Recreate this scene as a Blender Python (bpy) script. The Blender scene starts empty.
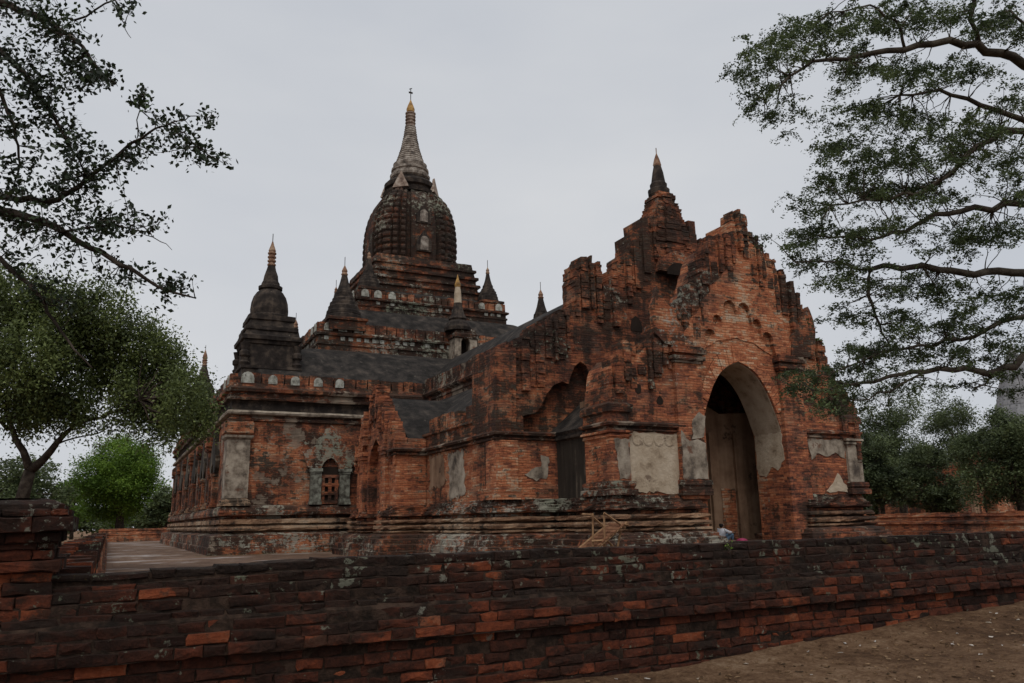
import bpy, math, random
import numpy as np
from mathutils import Vector, Matrix, geometry
random.seed(7); RNG = np.random.default_rng(7)
scene = bpy.context.scene
COL = scene.collection

# ------------------------------------------------------------------ camera
EYE = np.array([0.0, 0.0, 1.65])
FPX, CX, CY = 796.0, 512.0, 341.5
_v = np.array([108 - CX, -(529 - CY), -FPX]); _v /= np.linalg.norm(_v)
_p = np.array([1500 - CX, -(529 - .02 * (1500 - 108) - CY), -FPX])
_u = np.cross(_p, _v); _u /= np.linalg.norm(_u)
if _u[1] < 0: _u = -_u
ROT = np.stack([np.cross(_v, _u), _v, _u])          # camera -> world
cam = bpy.data.objects.new("camera", bpy.data.cameras.new("camera"))
COL.objects.link(cam); scene.camera = cam
cam.data.sensor_width = 36.0; cam.data.lens = FPX / 1024 * 36
cam.data.clip_start = 0.1; cam.data.clip_end = 3000
mw = Matrix([list(ROT[i]) + [EYE[i]] for i in range(3)] + [[0, 0, 0, 1]])
cam.matrix_world = mw

def P(x, y, D):                                     # a point seen at photo position x, y, D metres ahead
    return EYE + ROT @ (np.array([x - CX, -(y - CY), -FPX]) / FPX * D)

# ------------------------------------------------------------------ sky and sun (overcast)
world = bpy.data.worlds.new("World"); scene.world = world
world.use_nodes = True
nt = world.node_tree; nt.nodes.clear()
out = nt.nodes.new("ShaderNodeOutputWorld"); bg = nt.nodes.new("ShaderNodeBackground")
sky = nt.nodes.new("ShaderNodeTexSky"); sky.sky_type = 'NISHITA'; sky.sun_disc = False
SUN_EL, SUN_AZ = 58, 205
sky.sun_elevation = math.radians(SUN_EL); sky.sun_rotation = math.radians(SUN_AZ)
hs = nt.nodes.new("ShaderNodeHueSaturation"); hs.inputs["Saturation"].default_value = .35
tc = nt.nodes.new("ShaderNodeTexCoord")
nz = nt.nodes.new("ShaderNodeTexNoise"); nz.inputs["Scale"].default_value = 1.6; nz.inputs["Detail"].default_value = 5
mp = nt.nodes.new("ShaderNodeMapping"); mp.inputs["Scale"].default_value = (1, 1, 2.6)
cr = nt.nodes.new("ShaderNodeValToRGB")
cr.color_ramp.elements[0].position = .3; cr.color_ramp.elements[0].color = (.535, .565, .620, 1)
cr.color_ramp.elements[1].position = .72; cr.color_ramp.elements[1].color = (.665, .680, .705, 1)
mul = nt.nodes.new("ShaderNodeVectorMath"); mul.operation = 'SCALE'; mul.inputs["Scale"].default_value = 10.0
mx = nt.nodes.new("ShaderNodeMix"); mx.data_type = 'RGBA'; mx.inputs[0].default_value = .94
bg.inputs["Strength"].default_value = .1
L = nt.links.new
L(tc.outputs["Generated"], mp.inputs["Vector"]); L(mp.outputs[0], nz.inputs["Vector"]); L(nz.outputs["Fac"], cr.inputs[0])
L(cr.outputs[0], mul.inputs[0]); L(sky.outputs[0], hs.inputs["Color"])
L(hs.outputs[0], mx.inputs[6]); L(mul.outputs[0], mx.inputs[7]); L(mx.outputs[2], bg.inputs["Color"]); L(bg.outputs[0], out.inputs[0])
sun = bpy.data.objects.new("sun", bpy.data.lights.new("sun", 'SUN')); COL.objects.link(sun)
sun.data.energy = 1.35; sun.data.angle = math.radians(40); sun.data.color = (1, .96, .9)
az, el = math.radians(SUN_AZ), math.radians(SUN_EL)
sun.rotation_euler = Vector((-math.sin(az) * math.cos(el), -math.cos(az) * math.cos(el), -math.sin(el))).to_track_quat('-Z', 'Y').to_euler()
vs = scene.view_settings
vs.view_transform = 'Standard'; vs.look = 'None'; vs.gamma = 1; vs.use_curve_mapping = False; vs.exposure = 0.0

# ------------------------------------------------------------------ materials
class N:
    def __init__(s, name):
        s.m = bpy.data.materials.new(name); s.m.use_nodes = True
        s.t = s.m.node_tree; s.t.nodes.clear()
        s.o = s.t.nodes.new("ShaderNodeOutputMaterial"); s.b = s.t.nodes.new("ShaderNodeBsdfPrincipled")
        s.b.inputs["Roughness"].default_value = .92; s.b.inputs["Specular IOR Level"].default_value = .15
        s.t.links.new(s.b.outputs[0], s.o.inputs[0])
    def l(s, a, b): s.t.links.new(a, b)
    def val(s, x, inp):
        if hasattr(x, 'links') or hasattr(x, 'is_linked'): s.l(x, inp)
        else: inp.default_value = x
    def math(s, op, a, b=0.0, c=None, clamp=False):
        n = s.t.nodes.new("ShaderNodeMath"); n.operation = op; n.use_clamp = clamp
        s.val(a, n.inputs[0]); s.val(b, n.inputs[1])
        if c is not None: s.val(c, n.inputs[2])
        return n.outputs[0]
    def comb(s, x, y, z):
        n = s.t.nodes.new("ShaderNodeCombineXYZ")
        for i, q in enumerate((x, y, z)): s.val(q, n.inputs[i])
        return n.outputs[0]
    def noise(s, vec, scale, detail=4, rough=.55):
        n = s.t.nodes.new("ShaderNodeTexNoise"); n.inputs["Scale"].default_value = scale
        n.inputs["Detail"].default_value = detail; n.inputs["Roughness"].default_value = rough
        s.l(vec, n.inputs["Vector"]); return n.outputs["Fac"]
    def ramp(s, fac, stops):
        n = s.t.nodes.new("ShaderNodeValToRGB"); e = n.color_ramp.elements
        while len(e) < len(stops): e.new(.5)
        for i, (p, c) in enumerate(stops):
            e[i].position = p; e[i].color = tuple(c) + (1,) if len(c) == 3 else c
        s.val(fac, n.inputs[0]); return n.outputs[0]
    def smooth(s, x, a, b):
        n = s.t.nodes.new("ShaderNodeMapRange"); n.interpolation_type = 'SMOOTHSTEP'
        s.val(x, n.inputs[0]); n.inputs[1].default_value = a; n.inputs[2].default_value = b; return n.outputs[0]
    def mix(s, f, a, b):
        n = s.t.nodes.new("ShaderNodeMix"); n.data_type = 'RGBA'
        s.val(f, n.inputs[0])
        for q, i in ((a, 6), (b, 7)):
            if isinstance(q, tuple): n.inputs[i].default_value = q + (1,)
            else: s.l(q, n.inputs[i])
        return n.outputs[2]
    def attr(s, name):
        n = s.t.nodes.new("ShaderNodeAttribute"); n.attribute_name = name; return n.outputs["Fac"]
    def pos(s):
        g = s.t.nodes.new("ShaderNodeNewGeometry"); p = s.t.nodes.new("ShaderNodeSeparateXYZ"); q = s.t.nodes.new("ShaderNodeSeparateXYZ")
        s.l(g.outputs["Position"], p.inputs[0]); s.l(g.outputs["True Normal"], q.inputs[0])
        return g.outputs["Position"], p.outputs, q.outputs
    def bump(s, h, strength, dist):
        n = s.t.nodes.new("ShaderNodeBump"); n.inputs["Strength"].default_value = strength; n.inputs["Distance"].default_value = dist
        s.l(h, n.inputs["Height"]); s.l(n.outputs[0], s.b.inputs["Normal"])
    def color(s, c): s.val(c + (1,) if isinstance(c, tuple) else c, s.b.inputs["Base Color"])

BRICKS = [(0, (.055, .028, .021)), (.2, (.170, .060, .037)), (.4, (.310, .102, .050)), (.58, (.415, .143, .066)), (.76, (.470, .205, .105)), (.92, (.51, .31, .19)), (1, (.47, .35, .25))]
def brick_mat(name, black=.5, lichen=.35, row=.085, width=.30, pal=BRICKS, tone=1.0, top=.85, plaster=0.0, bumpd=.045, grey=.5):
    n = N(name); pos, p, nn = n.pos()
    wob = n.noise(pos, 1.2, 3)
    u = n.math('ADD', n.math('ADD', p[0], p[1]), n.math('MULTIPLY', wob, .3))
    v = n.math('ADD', p[2], n.math('MULTIPLY', n.math('SUBTRACT', wob, .5), .10))
    uv = n.comb(u, v, 0.0)
    bt = n.t.nodes.new("ShaderNodeTexBrick"); n.l(uv, bt.inputs["Vector"])
    for k, x in (("Color1", (0, 0, 0, 1)), ("Color2", (1, 1, 1, 1)), ("Mortar", (.5, .5, .5, 1)), ("Scale", 1.0), ("Mortar Size", .010),
                 ("Mortar Smooth", .6), ("Bias", 0.0), ("Brick Width", width), ("Row Height", row)): bt.inputs[k].default_value = x
    rnd = n.math('MULTIPLY', bt.outputs["Color"], 1.0)
    rown = n.noise(n.comb(n.math('MULTIPLY', u, 1.6), n.math('MULTIPLY', v, 10.0), 0.0), 1.0, 6, .7)
    big = n.noise(pos, .22, 4)
    med = n.noise(pos, 1.5, 5, .65)
    fine = n.noise(pos, 9.0, 5, .75)
    f = n.math('ADD', n.math('MULTIPLY', rnd, .28), n.math('ADD', n.math('MULTIPLY', rown, .81), n.math('MULTIPLY', n.math('SUBTRACT', big, .5), 1.1)))
    f = n.math('ADD', f, n.math('MULTIPLY', n.math('SUBTRACT', fine, .5), .65))
    f = n.math('ADD', f, n.math('MULTIPLY', n.math('SUBTRACT', med, .5), .55))
    f = n.math('MULTIPLY_ADD', n.math('SUBTRACT', f, .52), 1.75, .47)
    c = n.ramp(f, [(q, tuple(min(1, k * tone) for k in col)) for q, col in pal])
    c = n.mix(n.math('MULTIPLY', bt.outputs["Fac"], n.math('MULTIPLY', n.smooth(fine, .3, .6), .55)), c, (.085 * tone, .058 * tone, .042 * tone))
    # grey-brown weathering film
    gm = n.noise(n.comb(u, n.math('MULTIPLY', p[2], 1.5), 7.0), .9, 7, .7)
    c = n.mix(n.math('MULTIPLY', n.smooth(gm, .50, .64), grey), c, n.ramp(rown, [(.35, (.060, .047, .038)), (.65, (.175, .140, .108))]))
    # lichen black: patches, vertical streaks and every upward ledge
    streak = n.noise(n.comb(n.math('MULTIPLY', u, 1.6), n.math('MULTIPLY', p[2], .22), n.math('SUBTRACT', p[0], p[1])), 1.0, 6, .65)
    patch = n.noise(n.comb(u, n.math('MULTIPLY', p[2], 2.0), n.math('MULTIPLY', p[0], .3)), .6, 8, .72)
    s = n.math('ADD', n.math('MULTIPLY', streak, .38), n.math('MULTIPLY', patch, .62))
    s = n.math('ADD', s, n.math('MULTIPLY', n.math('SUBTRACT', fine, .5), .24))
    s = n.math('ADD', s, n.math('MULTIPLY', n.math('SUBTRACT', rnd, .5), .07))
    s = n.math('ADD', s, n.math('MULTIPLY', n.math('SUBTRACT', rown, .5), .26))
    th = .66 - .26 * black
    bm = n.smooth(s, th - .035, th + .05)
    up = n.math('MULTIPLY', n.smooth(nn[2], .25, .7), top)
    bm = n.math('MAXIMUM', bm, n.math('MULTIPLY', up, n.smooth(patch, .25, .5)))
    bm = n.math('MULTIPLY', bm, .9)
    c = n.mix(bm, c, n.ramp(fine, [(.3, (.012, .0105, .009)), (.7, (.042, .034, .028))]))
    # pale lichen crusts
    la = n.noise(pos, 4.2, 8, .8); lb = n.noise(pos, .30, 3)
    lf = n.math('ADD', la, n.math('ADD', n.math('MULTIPLY', n.math('SUBTRACT', lb, .5), .75), n.math('MULTIPLY', n.math('SUBTRACT', rown, .5), .35)))
    lt = .82 - .30 * lichen
    lm = n.math('MULTIPLY', n.smooth(lf, lt, lt + .07), .85)
    c = n.mix(lm, c, n.ramp(big, [(.35, (.24, .26, .19)), (.6, (.36, .335, .28))]))
    if plaster > 0:
        pf = n.math('ADD', n.noise(n.comb(u, p[2], 3.3), .8, 8, .65), n.math('MULTIPLY', n.math('SUBTRACT', rown, .5), .12))
        pm = n.smooth(pf, .67 - .25 * plaster, .71 - .25 * plaster)
        c = n.mix(n.math('MULTIPLY', pm, .75), c, n.ramp(med, [(.3, (.16, .12, .09)), (.7, (.38, .31, .235))]))
    n.color(c)
    h = n.math('ADD', n.math('MULTIPLY', bt.outputs["Fac"], -.35), n.math('ADD', n.math('MULTIPLY', fine, .6), n.math('MULTIPLY', rown, 1.3)))
    n.bump(h, 1.0, bumpd)
    return n.m

def rough_mat(name, stops, scale=2.0, streak=.5, spots=None, rough=.92, bump=.02, stretch=.25):
    n = N(name); pos, p, nn = n.pos()
    a = n.noise(pos, scale, 6, .65)
    b = n.noise(n.comb(n.math('MULTIPLY', p[0], 2.0), n.math('MULTIPLY', p[1], 2.0), n.math('MULTIPLY', p[2], stretch)), 1.0, 5, .6)
    f = n.math('ADD', n.math('MULTIPLY', a, 1 - streak), n.math('MULTIPLY', b, streak))
    f = n.smooth(f, .32, .68)
    c = n.ramp(f, stops)
    if spots:
        d = n.noise(pos, spots[1], 5, .7); c = n.mix(n.math('MULTIPLY', n.smooth(d, spots[2], spots[2] + .07), .85), c, spots[0])
    n.color(c); n.b.inputs["Roughness"].default_value = rough
    n.bump(n.noise(pos, scale * 5, 5, .7), .7, bump)
    return n.m

def leaf_mat(name, dark, mid, light, trans=.25):
    n = N(name); f = n.attr("rnd")
    c = n.ramp(f, [(0, dark), (.55, mid), (1, light)])
    n.color(c); n.b.inputs["Roughness"].default_value = .55; n.b.inputs["Specular IOR Level"].default_value = .3
    tr = n.t.nodes.new("ShaderNodeBsdfTranslucent"); n.l(c, tr.inputs[0])
    ms = n.t.nodes.new("ShaderNodeMixShader"); ms.inputs[0].default_value = trans
    n.l(n.b.outputs[0], ms.inputs[1]); n.l(tr.outputs[0], ms.inputs[2]); n.l(ms.outputs[0], n.o.inputs[0])
    return n.m

MAT = {}
MAT['brick'] = brick_mat("weathered_brick", black=.55, lichen=.42)
MAT['brick_gate'] = brick_mat("gate_brick", black=.40, lichen=.48, tone=1.12, grey=.4)
MAT['brick_gable'] = brick_mat("gable_brick", black=.70, lichen=.66, tone=.95)
MAT['brick_pale'] = brick_mat("tympanum_brick", black=.05, lichen=.05, tone=1.2, grey=.2)
MAT['brick_side'] = brick_mat("hall_brick", black=.56, lichen=.60, tone=1.0)
MAT['brick_main'] = brick_mat("main_brick", black=.60, lichen=.52, plaster=.46)
MAT['plinth'] = brick_mat("plinth_brick", black=.74, lichen=.92, plaster=.35)
MAT['pediment'] = brick_mat("pediment_stucco", black=.55, lichen=1.02, plaster=.3)
TAN = [(0, (.07, .042, .030)), (.25, (.20, .105, .062)), (.5, (.33, .195, .115)), (.75, (.42, .285, .185)), (1, (.40, .31, .22))]
MAT['band'] = brick_mat("moulding_plaster", black=.46, lichen=.35, pal=TAN, row=.5, width=1.4, top=.5, grey=.4, plaster=.2)
MAT['cornice'] = brick_mat("cornice_brick", black=.80, lichen=.60, plaster=.46)
MAT['terrace'] = brick_mat("terrace_brick", black=.76, lichen=.78, tone=.70, grey=.8)
MAT['dome'] = brick_mat("dome_brick", black=.90, lichen=.70, tone=.65, grey=.95)
MAT['darkstone'] = rough_mat("blackened_stucco", [(0, (.015, .012, .011)), (.5, (.034, .027, .023)), (1, (.095, .072, .055))], 2.6, .4, ((.15, .125, .095), 5.0, .64))
MAT['spire'] = rough_mat("spire_stucco", [(0, (.07, .06, .052)), (.5, (.21, .175, .145)), (1, (.40, .36, .31))], 2.4, .15, bump=.03)
MAT['spire_top'] = rough_mat("pinkish_spire_stucco", [(0, (.10, .07, .055)), (.5, (.26, .19, .15)), (1, (.42, .36, .30))], 3.0, .2)
MAT['spire_red'] = rough_mat("spire_brick", [(0, (.10, .055, .038)), (.5, (.23, .125, .08)), (1, (.36, .26, .18))], 3.0, .2)
MAT['gold'] = rough_mat("old_gilding", [(0, (.16, .085, .03)), (.5, (.38, .21, .06)), (1, (.52, .33, .12))], 3.0, .1, rough=.5)
MAT['roof'] = rough_mat("roof_plaster", [(0, (.009, .008, .007)), (.4, (.022, .019, .017)), (.75, (.042, .035, .030)), (1, (.075, .060, .050))], 1.7, .35, ((.095, .080, .068), 2.3, .63), rough=.85, bump=.06, stretch=.8)
MAT['plaster'] = rough_mat("cream_plaster", [(0, (.20, .145, .095)), (.3, (.40, .315, .225)), (1, (.52, .43, .325))], 1.8, .3, ((.17, .12, .085), 1.6, .60), stretch=.5, bump=.05)
MAT['plaster_grey'] = rough_mat("stained_plaster", [(0, (.06, .048, .040)), (.35, (.21, .17, .13)), (1, (.42, .36, .285))], 2.2, .25, ((.14, .065, .04), 1.6, .60), stretch=.5)
MAT['plaster_black'] = rough_mat("black_plaster", [(0, (.016, .014, .012)), (.6, (.045, .036, .028)), (1, (.19, .155, .115))], .9, .75, stretch=.2)  # near-black plaster with paler streaks, on vestibule walls and left-face pediments
MAT['plaster_in'] = rough_mat("inner_plaster", [(0, (.10, .058, .037)), (.45, (.22, .135, .085)), (1, (.35, .235, .155))], 1.0, .5, ((.05, .034, .025), 1.4, .6))
MAT['lichen_stone'] = rough_mat("lichen_stucco", [(0, (.03, .026, .022)), (.35, (.11, .105, .085)), (1, (.31, .32, .265))], 3.2, .25, bump=.04)
MAT['plaque'] = rough_mat("glazed_plaque", [(0, (.12, .115, .095)), (.5, (.33, .325, .28)), (1, (.48, .475, .42))], 4.0, .2, ((.06, .05, .04), 3.0, .58))
MAT['dark'] = rough_mat("opening_shade", [(0, (.012, .009, .007)), (1, (.03, .02, .015))], 1, .2)  # near-black colour standing in for the shade inside openings
MAT['bark'] = rough_mat("bark", [(0, (.018, .013, .010)), (.5, (.045, .033, .025)), (1, (.10, .08, .062))], 5, .3, bump=.03)
MAT['bark_pale'] = rough_mat("pale_bark", [(0, (.03, .024, .018)), (.5, (.075, .060, .046)), (1, (.13, .11, .085))], 4, .3, bump=.03)
MAT['leaf_near'] = leaf_mat("near_leaf", (.014, .022, .012), (.026, .042, .018), (.055, .085, .03), .18)
MAT['leaf_mid'] = leaf_mat("bushy_leaf", (.040, .055, .018), (.115, .148, .046), (.23, .28, .09), .35)
MAT['leaf_bright'] = leaf_mat("bright_leaf", (.045, .085, .012), (.12, .21, .026), (.21, .32, .045), .35)
MAT['leaf_fine'] = leaf_mat("feathery_leaf", (.028, .041, .017), (.070, .098, .038), (.15, .19, .075), .35)
MAT['leaf_far'] = leaf_mat("far_leaf", (.038, .052, .024), (.090, .118, .048), (.155, .19, .075), .3)
MAT['leaf_dark'] = leaf_mat("dark_far_leaf", (.032, .043, .021), (.068, .090, .037), (.125, .155, .06), .28)
MAT['wood'] = rough_mat("raw_wood", [(0, (.12, .062, .032)), (.5, (.25, .14, .072)), (1, (.36, .22, .12))], 6, .3, rough=.75, bump=.005)
MAT['skin'] = rough_mat("skin", [(0, (.19, .105, .07)), (1, (.25, .145, .10))], 6, .1, rough=.6, bump=.001)
MAT['hair'] = rough_mat("black_hair", [(0, (.006, .005, .005)), (1, (.014, .012, .012))], 20, .3, rough=.5, bump=.004)
MAT['shirt'] = rough_mat("white_shirt", [(0, (.34, .35, .38)), (1, (.50, .51, .54))], 7, .2, bump=.008)
MAT['jeans'] = rough_mat("blue_jeans", [(0, (.035, .06, .095)), (1, (.07, .11, .155))], 9, .2, bump=.006)
MAT['pink'] = rough_mat("pink_cloth", [(0, (.22, .03, .07)), (1, (.36, .055, .12))], 6, .2, bump=.01)
MAT['pagoda'] = rough_mat("grey_far_stucco", [(0, (.19, .19, .198)), (.5, (.26, .26, .268)), (1, (.32, .32, .328))], .9, .5, bump=.05)
MAT['brick_far'] = brick_mat("enclosure_brick", black=.48, lichen=.18)
MAT['litter'] = rough_mat("pale_litter", [(0, (.10, .07, .045)), (.5, (.24, .19, .14)), (1, (.55, .53, .50))], 3, .1, bump=.002)

def wall_brick_mat():
    n = N("near_wall_brick"); pos, p, nn = n.pos()
    r = n.attr("rnd"); fine = n.noise(pos, 22, 8, .8); med = n.noise(pos, 4.2, 5, .65); big = n.noise(pos, .5, 4)
    f = n.math('ADD', r, n.math('ADD', n.math('MULTIPLY', n.math('SUBTRACT', fine, .5), 1.1), n.math('MULTIPLY', n.math('SUBTRACT', med, .5), 1.0)))
    f = n.math('ADD', f, n.math('MULTIPLY', n.math('SUBTRACT', big, .5), .6))
    c = n.ramp(f, [(0, (.022, .011, .008)), (.3, (.058, .021, .013)), (.5, (.105, .031, .017)), (.7, (.175, .046, .021)), (.88, (.25, .066, .027)), (1, (.27, .10, .052))])
    hz = n.smooth(p[2], .35, 1.3)                       # the upper courses have more lichen growing on them
    k = n.math('ADD', n.noise(n.comb(p[0], p[1], n.math('MULTIPLY', p[2], 1.8)), 1.1, 7, .68), n.math('MULTIPLY', hz, .12))
    k = n.math('ADD', k, n.math('MULTIPLY', n.math('SUBTRACT', med, .5), .25))
    k = n.math('ADD', k, n.math('MULTIPLY', n.math('SUBTRACT', fine, .5), .25))
    bm = n.math('MULTIPLY', n.smooth(k, .53, .63), .85)
    up = n.math('MULTIPLY', n.smooth(nn[2], .4, .8), n.smooth(med, .3, .5))
    bm = n.math('MAXIMUM', bm, n.math('MULTIPLY', up, .5))
    c = n.mix(bm, c, n.ramp(fine, [(.3, (.008, .0065, .0055)), (.7, (.036, .024, .018))]))
    la = n.math('ADD', n.noise(pos, 7.5, 6, .7), n.math('MULTIPLY', n.math('SUBTRACT', n.noise(pos, 1.9, 3), .5), .45))
    la = n.math('ADD', la, n.math('MULTIPLY', n.smooth(p[2], .5, 1.2), .05))
    c = n.mix(n.math('MULTIPLY', n.smooth(la, .648, .69), .8), c, n.ramp(big, [(.4, (.135, .145, .10)), (.6, (.20, .195, .155))]))
    ym = n.math('ADD', n.noise(pos, 5.1, 5, .7), n.math('MULTIPLY', n.math('SUBTRACT', n.noise(n.comb(p[1], p[0], p[2]), 1.1, 3), .5), .8))
    c = n.mix(n.math('MULTIPLY', n.smooth(ym, .76, .84), .6), c, (.10, .075, .022))
    n.color(c)
    n.bump(n.math('ADD', fine, n.math('MULTIPLY', med, 1.5)), 1.0, .03)
    return n.m
def litter_mat():
    n = N("dry_litter"); n.color(n.ramp(n.attr("rnd"), [(0, (.045, .028, .016)), (.45, (.13, .075, .038)), (.75, (.26, .17, .095)), (.88, (.38, .32, .25)), (1, (.60, .57, .53))])); return n.m
MAT['litter'] = litter_mat()
MAT['wall_near'] = wall_brick_mat()
MAT['mortar'] = rough_mat("mud_mortar", [(0, (.010, .007, .005)), (.45, (.026, .016, .011)), (1, (.06, .036, .025))], 7, .1, ((.12, .115, .085), 6.5, .66), bump=.05)

def dirt_mat():
    n = N("dry_dirt"); pos, p, nn = n.pos()
    a = n.noise(pos, .55, 6, .6); b = n.noise(pos, 3.5, 7, .75); d = n.noise(pos, 26, 6, .78)
    e = n.noise(pos, 9, 7, .8)
    f = n.math('ADD', n.math('MULTIPLY', a, .30), n.math('ADD', n.math('MULTIPLY', b, .32), n.math('ADD', n.math('MULTIPLY', d, .32), n.math('MULTIPLY', e, .30))))
    f = n.math('MULTIPLY_ADD', n.math('SUBTRACT', f, .62), 1.9, .55)
    c = n.ramp(f, [(.25, (.038, .021, .012)), (.45, (.118, .064, .034)), (.60, (.215, .126, .070)), (.78, (.36, .25, .16))])
    n.color(c)
    n.bump(n.math('ADD', n.math('MULTIPLY', b, 1.0), n.math('MULTIPLY', d, .7)), 1.0, .08)
    return n.m
MAT['dirt'] = dirt_mat()
MAT['moss'] = rough_mat("olive_moss", [(0, (.05, .04, .015)), (.5, (.10, .085, .022)), (1, (.15, .13, .04))], 3, .1)
MAT['slat'] = rough_mat("brown_slats", [(0, (.07, .032, .018)), (.5, (.15, .066, .034)), (1, (.24, .12, .065))], 6, .3)
def pave_mat():
    n = N("court_paving"); pos, p, nn = n.pos()
    bt = n.t.nodes.new("ShaderNodeTexBrick"); n.l(pos, bt.inputs["Vector"])
    for k, x in (("Color1", (0, 0, 0, 1)), ("Color2", (1, 1, 1, 1)), ("Mortar", (.2, .2, .2, 1)), ("Scale", 1.0), ("Mortar Size", .02), ("Brick Width", .5), ("Row Height", .5)): bt.inputs[k].default_value = x
    b = n.noise(pos, 1.6, 6, .7); a = n.noise(pos, .22, 4)
    f = n.math('ADD', n.math('MULTIPLY', bt.outputs["Color"], .2), n.math('ADD', n.math('MULTIPLY', b, .5), n.math('MULTIPLY', a, .35)))
    c = n.ramp(f, [(.3, (.060, .036, .025)), (.55, (.140, .086, .058)), (.8, (.24, .165, .12))])
    w = n.math('MULTIPLY', n.smooth(n.noise(n.comb(n.math('MULTIPLY', p[0], .5), n.math('MULTIPLY', p[1], .9), 2.0), .8, 6, .7), .52, .60), n.smooth(a, .42, .52))
    c = n.mix(n.math('MULTIPLY', w, .7), c, (.40, .37, .35))
    n.color(c); n.bump(b, .5, .02)
    return n.m
MAT['paving'] = pave_mat()

# ------------------------------------------------------------------ mesh helpers
ORG = {}
def tag(o, label=None, cat=None, group=None, kind=None):
    if label: o["label"] = label
    if cat: o["category"] = cat
    if group: o["group"] = group
    if kind: o["kind"] = kind
    return o
def thing(name, loc, label, cat, group=None):
    o = bpy.data.objects.new(name, None); COL.objects.link(o); o.location = loc; o.empty_display_size = .3
    ORG[o.name] = np.array(loc, float)
    return tag(o, label, cat, group)

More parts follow.
